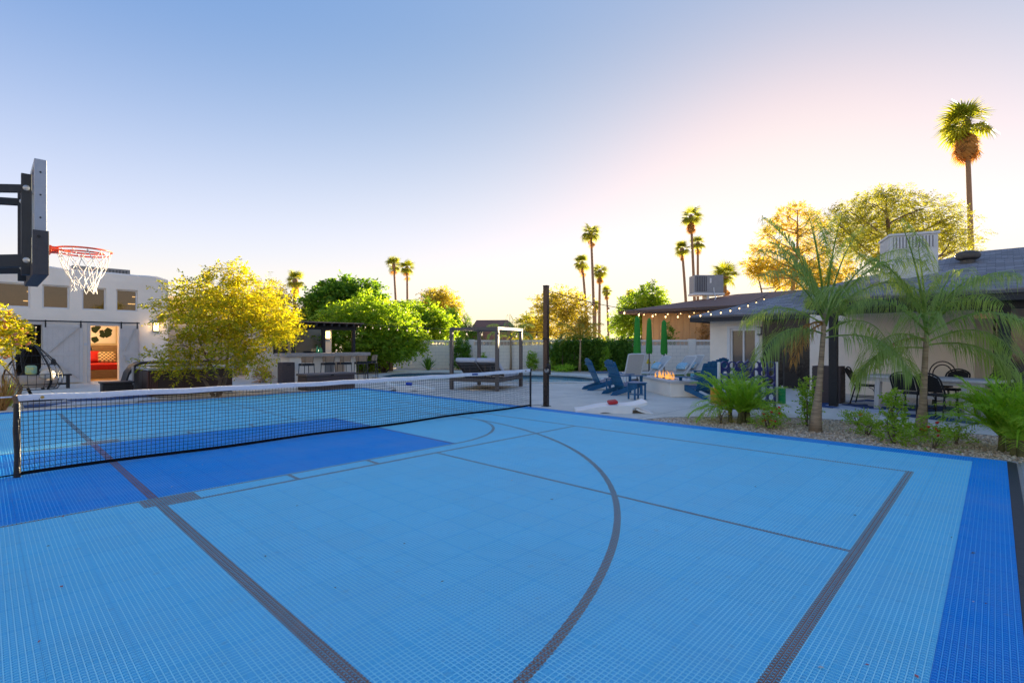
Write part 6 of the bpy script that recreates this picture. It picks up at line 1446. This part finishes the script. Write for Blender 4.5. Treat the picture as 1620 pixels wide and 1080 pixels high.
shrub('flowering_shrub', 'low red-flowered plant in the gravel beside the bushy palm', G(1216, 676), .30, .24, 130, m_shrub, 71, .045, .02, 'plant', (redf, 16), 2)
shrub('upright_shrub', 'narrow upright shrub beside the first queen palm trunk', G(1278, 671), .72, .15, 150, m_shrub, 72)
shrub('upright_shrub', 'light green young shrub between the two queen palms', G(1416, 698), .62, .19, 170, m_shrub, 73)
shrub('ground_shrub', 'low green plant with an orange flower near the concrete edge', G(1358, 670), .14, .22, 80, m_shrub, 74, .04, .025, 'plant', (orf, 2), 1)
shrub('ground_shrub', 'low green plant nearer the court between the queen palms', G(1373, 685), .15, .18, 80, m_shrub, 75, .04, .025, 'plant', None, 1)
shrub('flowering_shrub', 'low red-flowered plant at the foot of the second queen palm', G(1478, 707), .20, .30, 130, m_shrub, 76, .04, .02, 'plant', (redf, 7), 1)
shrub('ground_shrub', 'sparse low plant left of the clumping palm at the corner', G(1512, 700), .16, .20, 60, m_shrub, 77, .04, .02, 'plant', None, 1)
shrub('ground_shrub', 'wispy grey-green plant under the amber game discs', G(1140, 668), .30, .22, 60, m_olive, 78, .05, .012, 'plant', None, 2)
shrub('wall_shrub', 'leafy shrub seen through the canopy bed against the wall', D(731, 29.6, -.03), 1.55, .55, 330, m_hedge, 79, .13, .07, 'shrub', None, 4, 8, .3)
shrub('wall_shrub', 'small pale shrub by the wall left of the bronze post', D(841, 28.8, -.03), .95, .22, 160, m_shrub, 80, .10, .05, 'shrub', None, 4, 8, .2)
shrub('wall_shrub', 'small pale shrub by the wall right of the bronze post', D(876, 28.6, -.03), .95, .2, 150, m_shrub, 81, .10, .05, 'shrub', None, 4, 8, .2)
shrub('wall_shrub', 'light green sapling at the foot of the vine hedge', D(957, 27.6, -.03), 1.15, .22, 160, m_shrub, 82, .10, .05, 'shrub', None, 4, 8, .2)
shrub('ground_shrub', 'low green ground cover in front of the wall near the bronze post', D(892, 27.5, -.03), .22, .6, 160, m_grass, 83, .09, .04, 'plant', None, 1, 8, .15)
shrub('wall_shrub', 'small dark bush at the foot of the white kitchen wall', D(416, 19.5, -.03), .5, .32, 160, m_dead, 84, .06, .03, 'shrub', None, 2)
shrub('wall_shrub', 'tiny sapling behind the day bed cushions', D(765, 29.2, -.03), .75, .18, 80, m_shrub, 85, .10, .05, 'shrub', None, 3, 8, .2)
shrub('wall_shrub', 'dry brown bush above the block wall near the tan house', D(1113, 30.0, -.03), 2.35, .4, 240, m_dead, 86, .12, .05, 'shrub', None, 3, 8, .3)
shrub('wall_shrub', 'green bush above the block wall behind the umbrellas', D(1057, 30.2, -.03), 2.3, .5, 260, m_dark, 87, .13, .06, 'shrub', None, 3, 8, .3)
# coral flowering bush and dry grass at the left edge
fb = D(18, 11.8, -.03); cl = []
for px, py, r_ in ((2,508,.28),(16,518,.26),(8,540,.30),(-12,560,.3),(22,530,.22),(-30,530,.45),(-30,500,.4),(36,528,.15),(30,545,.16)):
    c = rel(px, py, 11.8+rg.uniform(-.2,.2), fb); cl.append((c.x, c.y, c.z, r_, r_, r_*.75))
fbush = tree('flowering_bush', 'yellow-green bush with coral flowers beside the hanging chair', fb, cl, 560, 9, .16, .07, .04, m_gold, 91, .03, .2, 3, cat='bush')
g = np.random.default_rng(92); P, u, idx = crown_points(g, cl, 60, .9)
for k in range(60): obj('flower', B().lathe([(.006,-.03),(.035,-.005),(.05,.01),(.02,.018)], 7), pkf, fbush, loc=P[k], smooth='all', rot=(g.uniform(-1,1), g.uniform(-1,1), 0))
def tuft(name, label, base, n, L, m, seed, w=.012, elmin=35, cat='plant'):
    g = np.random.default_rng(seed); t = thing(name, label, cat, base); V = []; Q = []
    for k in range(n):
        az_ = g.uniform(0,6.283); el = R(g.uniform(elmin,85)); d = np.array([math.cos(az_)*math.cos(el), math.sin(az_)*math.cos(el), math.sin(el)]); l_ = L*g.uniform(.7,1.1); s = np.array([-math.sin(az_), math.cos(az_), 0])*w
        a = np.array([g.uniform(-.05,.05), g.uniform(-.05,.05), -.02]); m_ = a+d*l_*.55; e = a+d*l_+np.array([0,0,-.25*l_*math.cos(el)])
        i = len(V); V += [a-s*.6, m_-s, m_+s, a+s*.6, e]; Q += [(i,i+1,i+2,i+3), (i+1,i+4,i+4,i+2)]
    me = bpy.data.meshes.new('blades'); me.from_pydata([tuple(v) for v in V], [], [tuple(dict.fromkeys(q)) for q in Q]); obj('blades', me, m, t); return t
tuft('yucca', 'spiky green yucca in front of the block wall', D(677, 29.0, -.03), 60, 1.0, m_hedge, 93, .03)
tuft('dry_grass', 'dry straw-coloured grass at the foot of the flowering bush', D(4, 11.2, -.03), 160, 1.0, m_dead, 94, .007, 45)
tuft('dry_grass', 'green grass tuft beside the hanging chair base', D(12, 12.0, -.03), 90, .7, m_grass, 95, .008, 35)
# gravel stones, loose on the bed
def pebbles(name, poly_px, n, seed, smin, smax):
    g = np.random.default_rng(seed); pts = [G(*p) for p in poly_px]; xs = [p.x for p in pts]; ys = [p.y for p in pts]; out = []
    def ins(x, y):
        c = False; j = len(pts)-1
        for i in range(len(pts)):
            if (pts[i].y > y) != (pts[j].y > y) and x < (pts[j].x-pts[i].x)*(y-pts[i].y)/(pts[j].y-pts[i].y)+pts[i].x: c = not c
            j = i
        return c
    while len(out) < n:
        x, y = g.uniform(min(xs), max(xs)), g.uniform(min(ys), max(ys))
        if ins(x, y): out.append((x, y))
    o = np.array(out); s = g.uniform(smin, smax, n); base = np.array([(1,0,0),(-1,0,0),(0,1,0),(0,-1,0),(0,0,.7),(0,0,-.7)]); tri = np.array([(0,2,4),(2,1,4),(1,3,4),(3,0,4),(2,0,5),(1,2,5),(3,1,5),(0,3,5)])
    V = base[None]*s[:, None, None]*g.uniform(.6,1.3,(n,6,1)); a = g.uniform(0,6.28,n); c_, s_ = np.cos(a)[:,None], np.sin(a)[:,None]
    X = V[...,0]*c_-V[...,1]*s_; Y = V[...,0]*s_+V[...,1]*c_; V = np.stack([X+o[:,0,None], Y+o[:,1,None], V[...,2]-.028+s[:,None]*.2], 2).reshape(-1,3)
    Q = (tri[None]+(np.arange(n)*6)[:,None,None]).reshape(-1,3); me = npmesh(name, V, Q)
    return me
pm = leafmat('mixed_gravel', hx('#d2b294','#efd9c0','#b4957a','#e2c5a8','#f6e6d4'), 0.0, .9)
bed = [(1018,662),(1050,658.5),(1110,657.5),(1200,657.5),(1270,659.5),(1320,662),(1394,666.5),(1468,677.5),(1559,685.5),(1620,690.5),(1700,699),(1720,738),(1600,727),(1380,704),(1180,681)]
tag(obj('gravel', pebbles('gravel', bed, 9000, 96, .010, .024), pm), 'loose tan gravel in the planting bed', 'gravel', kind='stuff')
